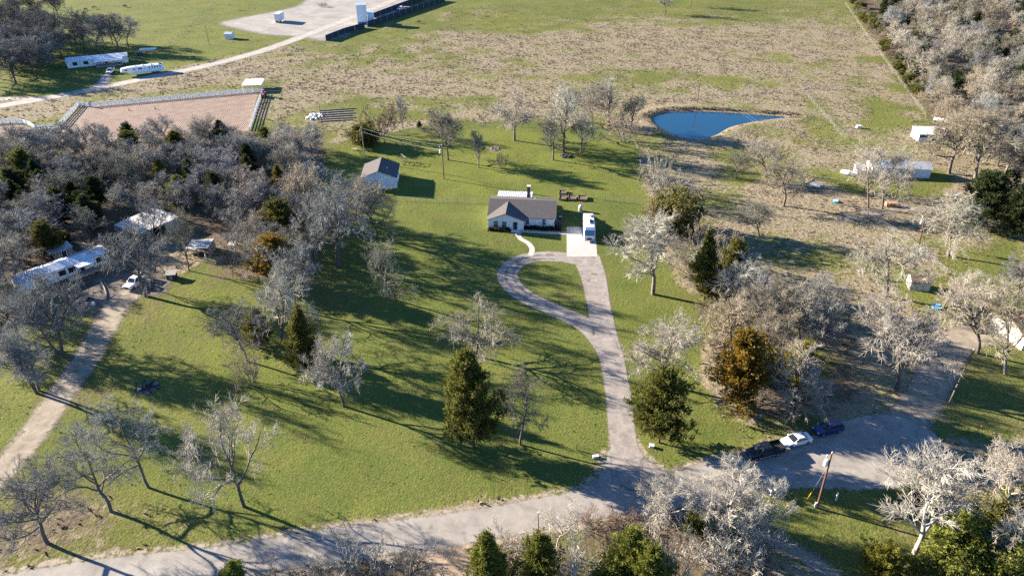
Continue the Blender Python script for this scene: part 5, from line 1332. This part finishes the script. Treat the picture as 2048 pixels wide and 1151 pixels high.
sf = thing('pipe_frame', 'rectangular pipe frame on the grass right of the garage', 'frame', G(824,328), R(-6))
for z in (0.12, 1.0): MB().tube([(-2.3,-1.2,z),(2.3,-1.2,z),(2.3,1.2,z),(-2.3,1.2,z),(-2.3,-1.2,z)],0.045,5).build('rail', m_pole, sf)
for x, y in ((-2.3,-1.2),(2.3,-1.2),(2.3,1.2),(-2.3,1.2),(1.0,-1.2),(1.0,1.2)): MB().tube([(x,y,0),(x,y,1.0)],0.04,5).build('upright', m_pole, sf)
sw = thing('swing_frame', 'old a shaped swing frame right of the garage', 'swing', G(808,325), R(-60))
for x in (-1.4, 1.4):
    for s in (-1, 1): MB().tube([(x,s*0.9,0),(x,0,2.1)],0.05,6).build('leg', m_greywood, sw)
MB().tube([(-1.6,0,2.1),(1.6,0,2.1)],0.05,6).build('crossbar', m_greywood, sw); MB().box(-0.25,0.25,-0.12,0.12,0.55,0.6).build('seat', m_dark, sw); MB().tube([(-0.22,0,0.6),(-0.22,0,2.1)],0.012,3).tube([(0.22,0,0.6),(0.22,0,2.1)],0.012,3).build('rope', m_grey, sw)
be = thing('bench', 'small pale bench in the shade left of the garage', 'bench', G(710,300), R(2)); MB().box(-0.8,0.8,-0.2,0.2,0.4,0.47).build('seat', m_trim, be); [MB().box(x-0.05,x+0.05,-0.16,0.16,0,0.4).build('leg', m_trim, be) for x in (-0.65,0.65)]

# ------------------------------------------------------------------ poles, wires, roadside
def pole(label, bx_, by_, tx, ty, mat, r=0.15, arm=0, can=False, boxtop=False, name='utility_pole', foot=None, group=None):
    b_ = G(bx_, by_); h = height_at(b_, ty); lean = (x_at(b_, h, tx) - b_.x) * 0.7
    t = thing(name, label, 'pole', b_, 0, group)
    MB().tube([(0,0,-0.3),(lean*0.5,0,h*0.5),(lean,0,h)],[r,r*0.85,r*0.65],10).build('shaft', mat, t)
    top = b_ + Vector((lean, 0, h))
    if arm:
        MB().box(lean-arm,lean+arm,-0.06,0.06,h-0.75,h-0.6).build('crossarm', m_greywood, t)
        for x in (-arm*0.9, arm*0.9): MB().tube([(lean+x,0,h-0.6),(lean+x,0,h-0.35)],[0.05,0.07],8).build('insulator', m_whitepl, t)
    MB().tube([(lean,0,h),(lean,0,h+0.28)],[0.05,0.08],8).build('insulator', m_whitepl, t)
    if can:
        c_ = MB().tube([(lean-0.42,-0.05,h-2.1),(lean-0.42,-0.05,h-1.15),(lean-0.42,-0.05,h-1.05)],[0.27,0.27,0.18],12).build('transformer', m_whitepl, t)
        MB().tube([(lean-0.5,-0.05,h-1.05),(lean-0.55,-0.05,h-0.75)],[0.05,0.07],6).build('bushing', m_grey, c_)
        MB().tube([(lean-0.62,-0.1,h-0.4),(lean-0.62,-0.1,h-0.15)],[0.09,0.11],8).build('cutout', m_whitepl, t)
        MB().tube([(lean-0.62,-0.1,h-0.25),(lean,0,h-0.3)],0.03,5).build('bracket', m_grey, t)
    if foot: MB().box(-0.42,-0.16,-0.1,0.1,0,1.0).build('meter_box', m_trim, t)
    return t, top
t1, top1 = pole('red brown utility pole with transformer beside the turnaround', 1634,1014, 1661,906, m_pole, 0.17, 0, True, foot=True)
t2, top2 = pole('utility pole with transformer in the rough right lot', 1838,488, 1848,430, m_pole, 0.16, 0.5, True)
t3, top3 = pole('grey utility pole in the back yard beside a bare oak', 888,358, 883,291, m_pole, 0.15, 0, True)
t4, top4 = pole('pale wooden pole behind the garage roof', 731,322, 722,255, m_poleg, 0.15)
t5, top5 = pole('utility pole above the pond', 1395,206, 1400,157, m_pole, 0.15, 0.8)
t6, top6 = pole('far utility pole on the ranch grass', 418,90, 411,50, m_poleg, 0.16)
t7, top7 = pole('slim dark pole at the bottom edge by the road', 1080,1135, 1073,1026, m_pole, 0.08)
t8, top8 = pole('thin dark pole by the timber rows', 645,252, 638,212, m_pole, 0.12)
t9, top9 = pole('thin post right of the arena at the wood edge', 560,258, 556,234, m_pole, 0.1)
t10, top10 = pole('bare weathered pole leaning beside the dirt drive', 1898,806, 1948,700, M('dark_grey_pole',(0.085,0.072,0.062),0.9,0.2,3), 0.16)
def wire(label, a, b_, sag, r=0.018, group=None):
    n = 10; o = Vector(a)
    t = thing('power_wire', label, 'wire', (0,0,0), 0, group)
    pts = []
    for i in range(n+1):
        f_ = i/n; p = Vector(a).lerp(Vector(b_), f_); p.z -= sag*4*f_*(1-f_); pts.append(p)
    MB().tube(pts, r, 4).build('strand', m_wire, t)
wire('upper overhead wire from the garage pole to the back yard pole', top4 + Vector((0,0,-0.1)), top3 + Vector((0,0,0.1)), 0.6, 0.03)
wire('lower overhead wire from the garage pole to the back yard pole', top4 + Vector((0,0,-1.2)), top3 + Vector((0,0,-1.2)), 0.6, 0.03)
wire('left overhead wire crossing the pond', top5 + Vector((-0.7,0,-0.4)), top2 + Vector((-0.45,0,-0.4)), 2.5, 0.009)
wire('right overhead wire crossing the pond', top5 + Vector((0.7,0,-0.4)), top2 + Vector((0.45,0,-0.4)), 2.5, 0.009)
gw = thing('guy_wire', 'guy wire with yellow guard left of the transformer pole', 'wire', G(1615,997)); q0 = G(1615,997)
e_ = top1 + Vector((0,0,-2.4)) - q0; MB().tube([(0,0,0), e_], 0.018, 4).build('strand', m_wire, gw); MB().tube([e_*0.01, e_*0.24], 0.06, 8).build('guard', m_yellow, gw)
gw2 = thing('guy_wire', 'guy wire running right from the transformer pole', 'wire', G(1735,1000)); e_ = top1 + Vector((0,0,-2.4)) - G(1735,1000); MB().tube([(0,0,0), e_], 0.018, 4).build('strand', m_wire, gw2); MB().tube([(0,0,0), e_*0.01], 0.05, 6).build('anchor', m_grey, gw2)
mx_ = thing('mailbox_stand', 'post with two white mailboxes at the road edge', 'mailbox', G(1541,990), R(20))
MB().box(-0.06,0.06,-0.06,0.06,-0.1,1.1).build('post', m_trim, mx_); MB().box(-0.5,0.5,-0.05,0.05,1.02,1.1).build('arm', m_greywood, mx_)
for x in (-0.32, 0.32):
    c_ = MB().ext([(x-0.16,1.1),(x+0.16,1.1),(x+0.16,1.3),(x+0.1,1.4),(x-0.1,1.4),(x-0.16,1.3)], 'y', -0.35, 0.35).build('mailbox', m_whitepl, mx_)
    MB().box(x-0.14,x+0.14,0.351,0.365,1.12,1.36).build('door', m_grey, c_)
def short_post(label, px, py, h, mat, name='marker_post', w=0.07):
    t = thing(name, label, 'post', G(px, py)); MB().box(-w,w,-w,w,-0.1,h).build('shaft', mat, t); MB().loft([[(-w,-w,h),(w,-w,h),(w,w,h),(-w,w,h)],[(-.02,-.02,h+.1),(.02,-.02,h+.1),(.02,.02,h+.1),(-.02,.02,h+.1)]]).build('cap', mat, t)
short_post('pale short post right of the transformer pole', 1671,1000, 1.5, m_trim, w=0.09)
short_post('thin green marker post left of the driveway mouth', 1153,899, 1.1, M('green_post',(0.06,0.15,0.05),0.6,0.1))
def small_box(name, label, cat, px, py, w, l, h, mat, rz=0.0):
    t = thing(name, label, cat, G(px, py), rz); MB().box(-w/2,w/2,-l/2,l/2,-0.05,h).build('body', mat, t, bevel=min(w,h)*0.12); MB().box(-w/2-0.03,w/2+0.03,-l/2-0.03,l/2+0.03,h,h+0.05).build('lid', mat, t)
small_box('utility_box', 'white utility box left of the driveway mouth', 'box', 1191,914, 0.9, 0.4, 0.35, m_trim, 0.2)
small_box('utility_box', 'white utility box right of the driveway mouth', 'box', 1303,893, 0.7, 0.5, 0.4, m_trim, -0.2)
small_box('storage_box', 'white box on the weedy garden right of the diagonal fence', 'box', 1717,256, 1.5, 1.0, 0.8, m_whitepl)
st_ = thing('tree_stump', 'tall broken dark stump at the bottom edge', 'stump', G(1216,1122)); MB().tube([(0,0,-0.2),(0,0,0.3),(0.05,0,1.4),(0.1,0.05,2.3),(0.12,0.05,2.7)],[0.55,0.36,0.32,0.28,0.08],9).build('trunk', m_char, st_); MB().tube([(0.3,0.2,0.05),(0.9,0.6,0.15),(1.6,0.9,0.05)],[0.2,0.16,0.08],7).build('root', m_char, st_)

# ------------------------------------------------------------------ right property
WS = thing('shed', 'white open fronted shed near the right wood', 'shed', G(1862,281), R(-4))
k = 1/pxm(G(1862,281)); wS = 58*k
MB().box(-wS/2,wS/2,1.6,4.2,-0.1,2.5).build('rear_room', m_whitepl, WS); MB().box(-wS/2,-wS/2+0.12,-1.2,1.6,-0.1,2.4).build('side_wall', m_whitepl, WS); MB().box(wS/2-0.12,wS/2,-1.2,1.6,-0.1,2.4).build('side_wall', m_whitepl, WS)
MB().box(-wS/2+0.2,-0.5,-1.2,-1.08,-0.1,1.2).build('front_wall', m_whitepl, WS); MB().slab((-wS/2-0.3,-1.6,2.45),(wS/2+0.3,-1.6,2.45),(wS/2+0.3,4.5,2.95),(-wS/2-0.3,4.5,2.95),0.08).build('roof', m_whitepl, WS)
MB().tube([(-1.2,-3.2,0.3),(2.6,-1.4,2.3)],0.09,6).build('prop_pole', m_trim, WS)
wd = thing('loading_ramp', 'white slab standing behind the white open shed', 'ramp', G(1880,246), R(-35)); MB().slab((-2.2,-0.6,0.9),(2.2,-0.6,0.9),(2.2,0.6,1.5),(-2.2,0.6,1.5),0.1).build('deck', m_whitepl, wd); [MB().box(x-0.06,x+0.06,y-0.06,y+0.06,-0.1,0.85+0.45*(y>0)).build('leg', m_grey, wd) for x in (-2,2) for y in (-0.45,0.45)]
WM = thing('mobile_building', 'long white building with partly rusty roof behind bare trees at right', 'building', G(1741,352), R(-6))
k = 1/pxm(G(1790,352)); wL = 112*k
gable_walls(WM, 0, wL, 0, 5.2, 2.6, 3.7, 'x', m_whitepl); gable_roof(WM, 0, wL, 0, 5.2, 2.6, 3.7, 'x', m_whitepl, 0.25, 0.08, mats=(m_metalroof, m_rustred))
for u in (2.0, 5.5, 9.0): window(WM, '-y', 0, u, 1.0, 1.2, 0.9, m_dark)
door(WM, '-y', 0, 7.4, 0.9, 2.0, m_dark)
LT = thing('lean_to_shed', 'low white lean-to left of the long white building', 'shed', G(1716,349), R(-8))
MB().ext([(-1.4,-0.1),(1.6,-0.1),(1.6,2.5),(-1.4,1.7)], 'x', -1.0, 1.7).build('wall', m_whitepl, LT); MB().slab((-1.1,-1.6,1.75),(1.85,-1.6,1.75),(1.85,1.75,2.62),(-1.1,1.75,2.62),0.06).build('roof', m_metalroof_y, LT); door(LT, '-y', -1.4, 0.1, 0.8, 1.5, m_dark)
wb_ = thing('covered_boat', 'white covered boat left of the lean-to shed', 'boat', G(1697,350), R(-35)); MB().loft([[(-2.2,-0.7,0.4),(-2.2,0.7,0.4),(-2.2,0.6,0.95),(-2.2,-0.6,0.95)],[(0,-0.8,0.35),(0,0.8,0.35),(0,0.65,1.15),(0,-0.65,1.15)],[(2.2,-0.1,0.6),(2.2,0.1,0.6),(2.2,0.08,0.9),(2.2,-0.08,0.9)]]).build('hull', m_whitepl, wb_); MB().box(-1.6,1.2,-0.5,0.5,0,0.36).build('cradle', m_greywood, wb_); [wheel(wb_, 0.0, s*0.75, 0.28, 0.16, 'y') for s in (-1,1)]
BS = thing('shed', 'small tan shed with brown roof on the right lot', 'shed', G(1838,581), R(-11))
gable_walls(BS, -1.85, 1.85, 0, 2.8, 2.1, 2.75, 'x', m_tan); gable_roof(BS, -1.85, 1.85, 0, 2.8, 2.1, 2.75, 'x', m_brownsh, 0.22, 0.08)
for x in (-0.62, 0.62): MB().box(x-0.03,x+0.03,-0.05,-0.001,0.05,2.05).build('batten', m_greywood, BS)
dd_ = MB().box(-0.55,0.55,-0.035,-0.001,0.08,1.95).build('door', m_tan, BS); MB().box(0.35,0.45,-0.08,-0.035,0.95,1.1).build('handle', m_dark, dd_)
kp = thing('wading_pool', 'bright blue plastic wading pool on the right lot', 'pool', G(1873,614)); n = 20
MB().loft([[(math.cos(i*2*math.pi/n)*r, math.sin(i*2*math.pi/n)*r, z) for i in range(n)] for r, z in ((0.85,0.02),(0.95,0.3),(1.0,0.32),(0.9,0.3),(0.78,0.08),(0.01,0.08))], False).build('tub', m_blue, kp)
ks = thing('sandbox', 'blue and white shell shaped sandbox on the right lot', 'sandbox', G(1671,404)); MB().tube([(0,0,0),(0,0,0.3)],[0.7,0.85],12).build('tub', m_blue, ks); MB().slab((-0.5,-0.4,0.42),(0.5,-0.4,0.42),(0.5,0.5,0.5),(-0.5,0.5,0.5),0.06).build('lid', m_whitepl, ks)
wt = thing('utility_trailer', 'low white trailer on the rough right lot', 'trailer', G(1629,374), R(-25)); MB().box(-1.3,1.3,-0.7,0.7,0.35,0.75).build('bed', m_whitepl, wt); MB().box(1.3,2.2,-0.05,0.05,0.35,0.42).build('tongue', m_grey, wt); [wheel(wt, -0.2, s*0.8, 0.3, 0.16, 'y') for s in (-1,1)]
bkp = thing('brick_pile', 'stack of orange red bricks between bare tree trunks at right', 'brick pile', G(1785,412), R(-8))
bm = MB().box(-0.42,0.42,-0.3,0.3,0,0.24).mesh('brick'); bm.materials.append(m_redbrick)
rb = random.Random(2)
for lay in range(4):
    for i in range(4 - (lay == 3)):
        for j in range(2):
            c_ = link('brick', bm, bkp); c_.location = (-1.35 + i*0.9 + rb.uniform(-.05,.05), -0.35 + j*0.68, lay*0.25); c_.rotation_euler = (0,0,rb.uniform(-.08,.08))
mc = thing('propane_tank', 'small white gas tank by the dark cedars at right', 'tank', G(1914,396), R(30)); MB().tube([(-0.9,0,0.65),(-0.75,0,0.65),(0.75,0,0.65),(0.9,0,0.65)],[0.15,0.38,0.38,0.15],12).build('shell', m_whitepl, mc); [MB().box(x-0.08,x+0.08,-0.3,0.3,0,0.35).build('leg', m_grey, mc) for x in (-0.5,0.5)]; MB().tube([(0,0,1.0),(0,0,1.2)],0.1,8).build('valve_cover', m_grey, mc)
RH = thing('house', 'tan house with orange brown roof cut off by the right frame edge', 'house', G(2042,700), R(8))
gable_walls(RH, 0, 12, 0, 8, 2.7, 4.4, 'x', m_tan); gable_roof(RH, 0, 12, 0, 8, 2.7, 4.4, 'x', M('orange_shingles',(0.33,0.17,0.1),0.9,0.2,4), 0.5); window(RH, '-x', 0, 2.2, 0.9, 1.2, 1.2); window(RH, '-y', 0, 2.0, 0.9, 1.2, 1.2)
MB().box(-0.04,-0.001,0.2,7.8,0.0,2.6).build('white_siding', m_whitepl, RH)

# ------------------------------------------------------------------ far ranch
m_rail = M('white_vinyl', (0.85,0.85,0.83), 0.5, 0.03)
def rail_fence(name, label, px, sp=2.6, h=1.45, rails=4):
    P_ = [G(*p) for p in px]; o = P_[0]; t = thing(name, label, 'fence', o)
    pm = MB().box(-0.09,0.09,-0.09,0.09,-0.2,h+0.1).mesh('post'); pm.materials.append(m_rail)
    for i in range(len(P_)-1):
        a, b_ = P_[i]-o, P_[i+1]-o; n = max(1, round((b_-a).length/sp))
        for k_ in range(n + (i == len(P_)-2)):
            c_ = link('post', pm, t); c_.location = a.lerp(b_, k_/n)
        d = (b_-a).normalized(); nn = Vector((-d.y, d.x, 0))*0.03
        for r_ in range(rails):
            z = h*(r_+1)/rails - 0.12
            q = [a+nn, b_+nn, b_-nn, a-nn]
            MB().add([(v.x,v.y,z-0.09) for v in q]+[(v.x,v.y,z+0.09) for v in q], [(0,3,2,1),(4,5,6,7),(0,1,5,4),(1,2,6,5),(2,3,7,6),(3,0,4,7)]).build('rail', m_rail, t)
rail_fence('rail_fence', 'white rail fence along the far side of the riding arena', [(524,183),(400,194),(185,214)])
rail_fence('rail_fence', 'white rail fence on the right side of the riding arena', [(525,188),(514,218),(500,262)], 1.6)
rail_fence('rail_fence', 'white rail fence on the left corner of the riding arena', [(178,213),(158,211),(118,256),(72,259)])
rail_fence('rail_fence', 'white rail fence angling down from the left arena corner into the wood', [(110,262),(90,283)])
rp_pts = [(-40,252),(-10,248),(20,246),(45,247),(62,252),(70,258),(68,266),(55,276),(40,286)]
rail_fence('round_pen_fence', 'curved white rail fence of the round pen at the left edge', rp_pts)
short_post('tan gate post on the far arena fence', 181,214, 1.9, m_tan, 'gate_post', 0.25)
dk = thing('viewing_deck', 'white flat roofed shelter at the arena corner', 'shelter', G(505,184), R(8))
k = 1/pxm(G(505,184)); w_ = 38*k
for i in range(2): MB().slab((-w_/2,0.2+i*4.2,2.5),(w_/2,0.2+i*4.2,2.5),(w_/2,4.2+i*4.2,2.56),(-w_/2,4.2+i*4.2,2.56),0.12).build('roof_panel', m_whitepl, dk)
for x in (-w_/2+0.3, 0, w_/2-0.3):
    for y in (0.4, 8.2): MB().box(x-0.1,x+0.1,y-0.1,y+0.1,0,2.4).build('post', m_whitepl, dk)
TR = thing('tractor', 'red tractor parked at the right corner of the riding arena', 'tractor', G(527,194), R(-70))
MB().box(0.2,1.9,-0.4,0.4,0.7,1.4).build('hood', m_redcoat, TR, bevel=0.08); MB().box(-1.0,0.3,-0.5,0.5,0.6,1.05).build('chassis', m_dark, TR); MB().box(-0.7,-0.2,-0.3,0.3,1.05,1.5).build('seat', m_black, TR)
for s in (-1, 1):
    wheel(TR, -0.6, s*0.8, 0.75, 0.4, 'y'); wheel(TR, 1.4, s*0.65, 0.42, 0.26, 'y'); MB().box(-1.1,-0.1,s*0.8-0.24,s*0.8+0.24,1.5,1.58).build('fender', m_redcoat, TR)
    MB().tube([(-0.9,s*0.5,1.5),(-0.9,s*0.5,2.4)],0.04,5).build('roll_bar', m_dark, TR)
MB().box(-1.2,0.2,-0.65,0.65,2.4,2.5).build('canopy', m_redcoat, TR)
for i in range(6):   # weathered timbers laid out in rows
    a, b_ = G(640, 222+i*4.3), G(712 - (i % 2)*6, 217+i*4.6)
    t = thing('timber_pole', 'long grey timber, ' + ('farthest', 'second farthest', 'third farthest', 'third nearest', 'second nearest', 'nearest')[i] + ' of six rows right of the white stones', 'timber', a, 0, 'timbers laid in rows on the pasture'); MB().tube([(0,0,0.15),tuple((b_-a)*0.5+Vector((0,0,0.17))),tuple(b_-a+Vector((0,0,0.15)))],[0.22,0.2,0.16],6).build('wood', m_greywood, t)
ws = thing('white_stone_pile', 'pile of white stones and jugs left of the timber rows', 'stone pile', G(628,234)); stones(ws, 26, 3.0, 0.55, m_whitepl, 8, True)
RN = thing('mobile_home', 'far ranch mobile home with pale roof and front porch', 'house', G(136,137), heading((136,137),(257,125)))
Lr = (G(257,125)-G(136,137)).length
gable_walls(RN, 0, Lr, 0, 6, 2.7, 3.5, 'x', m_whitepl); gable_roof(RN, 0, Lr, 0, 6, 2.7, 3.5, 'x', m_metalroof, 0.3, 0.1)
for u in (2.2, 6.2, 11.0): window(RN, '-y', 0, u, 1.0, 1.5, 1.1, m_dark, bars=False)
window(RN, '+x', Lr, 2.4, 1.0, 1.3, 1.3, m_dark, bars=False)
MB().slab((Lr*0.46,-4.0,2.2),(Lr*0.92,-4.0,2.2),(Lr*0.92,0.1,2.75),(Lr*0.46,0.1,2.75),0.08).build('porch_roof', m_metalroof, RN); MB().box(Lr*0.47,Lr*0.9,-3.8,-0.02,0,0.5).build('porch_deck', m_board, RN)
for i in range(5): MB().box(Lr*(0.47+0.108*i)-0.07,Lr*(0.47+0.108*i)+0.07,-3.8,-3.66,0.5,2.2).build('porch_post', m_greywood, RN)
for z in (0.9, 1.3): MB().box(Lr*0.47,Lr*0.9,-3.78,-3.7,z,z+0.07).build('porch_rail', m_greywood, RN)
door(RN, '-y', 0, Lr*0.62, 1.0, 2.0, m_dark, 0.5)
HT2 = thing('horse_trailer', 'long white gooseneck horse trailer beside the ranch road', 'trailer', G(266,150), heading((266,150),(329,142)))
Lt = (G(329,142)-G(266,150)).length
MB().loft([[(-4.0,-1.2,1.6),(-4.0,1.2,1.6),(-3.6,1.2,2.9),(-3.6,-1.2,2.9)],[(-1.2,-1.25,1.5),(-1.2,1.25,1.5),(-1.2,1.25,3.2),(-1.2,-1.25,3.2)],[(0.2,-1.25,0.5),(0.2,1.25,0.5),(0.2,1.25,3.25),(0.2,-1.25,3.25)],[(Lt,-1.25,0.5),(Lt,1.25,0.5),(Lt,1.25,3.1),(Lt,-1.25,3.1)]]).build('body', m_whitecoat, HT2, bevel=0.06)
for s, fc in ((-1, cmap('-y', -1.25)), (1, cmap('+y', 1.25))):
    for u, w2 in ((-2.6,1.0),(0.6,0.7),(2.3,1.5),(6.2,0.5),(7.2,0.5),(8.2,0.5),(9.2,0.5),(10.2,0.5)):
        if u + w2 < Lt: fbox(MB(), fc, u, u+w2, 2.1, 2.65, 0.0, 0.03).build('side_window', m_glass, HT2)
    for u in (Lt-4.6, Lt-3.7, Lt-2.8): wheel(HT2, u, s*1.12, 0.4, 0.26, 'y')
for u in (1.6, 4.4, 7.4): MB().box(u-0.4,u+0.4,-0.35,0.35,3.2,3.5).build('roof_vent', m_whitepl, HT2, bevel=0.06)
MB().box(Lt-1.6,Lt-0.4,-0.9,0.9,3.1,3.35).build('hay_rack', m_dark, HT2)
sl_ = thing('loafing_shelter', 'low shelter with pale flat roof right of the far ranch home', 'shelter', G(298,108), R(8)); MB().slab((-3.4,-1.2,2.1),(3.4,-1.2,2.1),(3.4,1.4,2.3),(-3.4,1.4,2.3),0.08).build('roof', m_metalroof, sl_); [MB().box(x-0.07,x+0.07,y-0.07,y+0.07,0,2.05).build('post', m_greywood, sl_) for x in (-3.2,0,3.2) for y in (-1.0,1.2)]
small_box('storage_bin', 'dark blue bin left of the low ranch shelter', 'bin', 280,112, 2.0, 1.6, 1.5, M('navy_bin',(0.02,0.035,0.08),0.5,0.1))
s3 = thing('shed', 'small white shed on the grass below the far gravel lot', 'shed', G(457,79), R(-5)); gable_walls(s3, -1.7, 1.7, 0, 3.4, 2.4, 3.0, 'x', m_whitepl); gable_roof(s3, -1.7, 1.7, 0, 3.4, 2.4, 3.0, 'x', m_metalroof, 0.15, 0.07); door(s3, '-y', 0, -0.4, 0.8, 1.9, m_trim)
bt = thing('box_trailer', 'tall white box trailer casting a long shadow on the far gravel lot', 'trailer', G(556,46), R(86)); MB().box(-0.5,6.5,-1.3,1.3,0.9,4.4).build('box', m_whitepl, bt, bevel=0.05); MB().box(-0.54,-0.5,-1.2,1.2,1.0,4.2).build('rear_door', m_trim, bt); [wheel(bt, x, s*1.1, 0.5, 0.3, 'y') for x in (0.6,1.7) for s in (-1,1)]; MB().box(-0.6,6.4,-0.5,0.5,0.6,0.9).build('chassis', m_dark, bt); MB().box(-0.62,-0.52,-1.2,1.2,0.5,0.7).build('bumper', m_dark, bt)
def tower(label, px, py, w, d, h):
    t = thing('grain_tower', label, 'tower', G(px, py), R(6)); MB().box(-w/2,w/2,0,d,1.2,h).build('wall', m_white, t); MB().box(-w/2+0.03,w/2-0.03,0.03,d-0.03,-0.1,1.2).build('base', M('blue_base',(0.06,0.16,0.3),0.6,0.1), t)
    MB().slab((-w/2-0.2,-0.2,h+0.12),(w/2+0.2,-0.2,h+0.12),(w/2+0.2,d+0.2,h+0.5),(-w/2-0.2,d+0.2,h+0.5),0.12).build('roof', m_metalroof, t); door(t, '-x', -w/2, d*0.4, 0.9, 2.0, m_trim, 1.25)
tower('tallest white tower at the far gravel lot', 725, 49, 4.6, 5, 9.2)
tower('shorter pale tower right of the tallest white tower', 742, 46, 3.0, 3.5, 4.8)
def screen(label, px):
    P_ = [G(*p) for p in px]; o = P_[0]; t = thing('windbreak_fence', label, 'fence', o)
    for i in range(len(P_)-1):
        a, b_ = P_[i]-o, P_[i+1]-o; n = max(2, round((b_-a).length/6))
        for k_ in range(n):
            p, q = a.lerp(b_, k_/n), a.lerp(b_, (k_+0.985)/n); d = (q-p).normalized(); nn = Vector((-d.y,d.x,0))*0.04
            MB().add([tuple(v)[:2]+(z,) for z in (0.0, 2.6) for v in (p+nn,q+nn,q-nn,p-nn)], [(0,3,2,1),(4,5,6,7),(0,1,5,4),(1,2,6,5),(2,3,7,6),(3,0,4,7)]).build('panel', m_screen, t)
            MB().tube([(p.x,p.y,-0.1),(p.x,p.y,2.75)],0.07,6).build('post', m_grey, t)
screen('upper dark fabric windbreak behind the flatbed pickup at far top', [(748,36),(795,18),(850,-2)])
screen('lower dark fabric windbreak between gravel strip and pasture at far top', [(735,54),(800,32),(890,2)])
screen('short dark fence along the pasture edge left of the white towers', [(652,82),(690,67),(730,56)])
hb = thing('hay_bale', 'brown hay crate beside the far flatbed pickup', 'hay', G(815,20)); MB().box(-1.4,1.4,-1.0,1.0,0,1.7).build('bale', m_wood, hb, bevel=0.15); MB().box(-1.43,1.43,-0.05,0.05,0.0,1.73).build('strap', m_dark, hb)
db = plant('brush', G(648,14), 2.5, 6, 'dark', 'dark dead brush heap alone on the far gravel lot')
for i, p in enumerate([(258,221),(310,218)]):
    t = thing('traffic_cone', 'red orange cone on the arena dirt, ' + ('left of two', 'right of two')[i], 'cone', G(*p)); MB().tube([(0,0,0.04),(0,0,0.75)],[0.28,0.06],10).build('cone', M('cone_orange',(0.6,0.12,0.04),0.6,0.05), t); MB().box(-0.34,0.34,-0.34,0.34,0,0.05).build('base', MATS['cone_orange'], t)

# ------------------------------------------------------------------ animals: one skinned body each
def animal(name, label, px, py, rz, mat, horse, graze=True, group=None):
    h = 1.0
    V = [(0,0,1.05),(0.55,0,1.1),(-0.55,0,1.12),                       # barrel, chest, rump
         (0.95,0,1.35 if not graze else 0.95),(1.25,0,1.6 if not graze else 0.45),(1.55,0,1.45 if not graze else 0.15)]
    E = [(0,1),(0,2),(1,3),(3,4),(4,5)]; Rr = [0.30,0.29,0.30,0.17,0.12,0.07]
    for sx, root, hind in ((0.5,1,False),(-0.6,2,True)):
        for sy in (-1, 1):
            n = len(V)
            if hind: V += [(sx-0.05,sy*0.17,0.85),(sx+0.08,sy*0.17,0.68),(sx-0.12,sy*0.17,0.42),(sx-0.08,sy*0.17,0.05)]; Rr += [0.17,0.12,0.065,0.06]
            else: V += [(sx+0.02,sy*0.16,0.85),(sx+0.04,sy*0.16,0.62),(sx+0.03,sy*0.16,0.38),(sx+0.05,sy*0.16,0.05)]; Rr += [0.14,0.09,0.06,0.06]
            E += [(root,n),(n,n+1),(n+1,n+2),(n+2,n+3)]
    n = len(V); V += [(-0.85,0,1.1),(-0.98,0,0.6)]; E += [(2,n),(n,n+1)]; Rr += [0.06,0.04]
    me = bpy.data.meshes.new(name); me.from_pydata(V, E, []); me.materials.append(mat)
    o = link(name, me); o.location = G(px, py); o.rotation_euler = (0,0,rz); o.scale = (1.05,1.05,1.05)
    sk = o.modifiers.new('skin', 'SKIN')
    for i, r_ in enumerate(Rr): me.skin_vertices[0].data[i].radius = (r_, r_*(0.85 if i < 3 else 1))
    me.skin_vertices[0].data[0].use_root = True
    o.modifiers.new('sub', 'SUBSURF').render_levels = 1
    tag(o, label, 'horse' if horse else 'cow', group)
animal('horse', 'dark horse grazing on the ranch grass right of the low shelter', 388, 118, R(160), m_fur_br, True)
animal('cow', 'black cow standing alone in the pasture right of the white towers', 838, 47, R(200), m_fur_b, False)
animal('cow', 'black cow at the far top left, rightmost of three', 250, 15, R(10), m_fur_b, False)
animal('cow', 'black cow at the far top left, leftmost of three', 172, 21, R(170), m_fur_b, False)
animal('cow', 'black cow at the far top left, middle of three', 188, 18, R(30), m_fur_b, False)
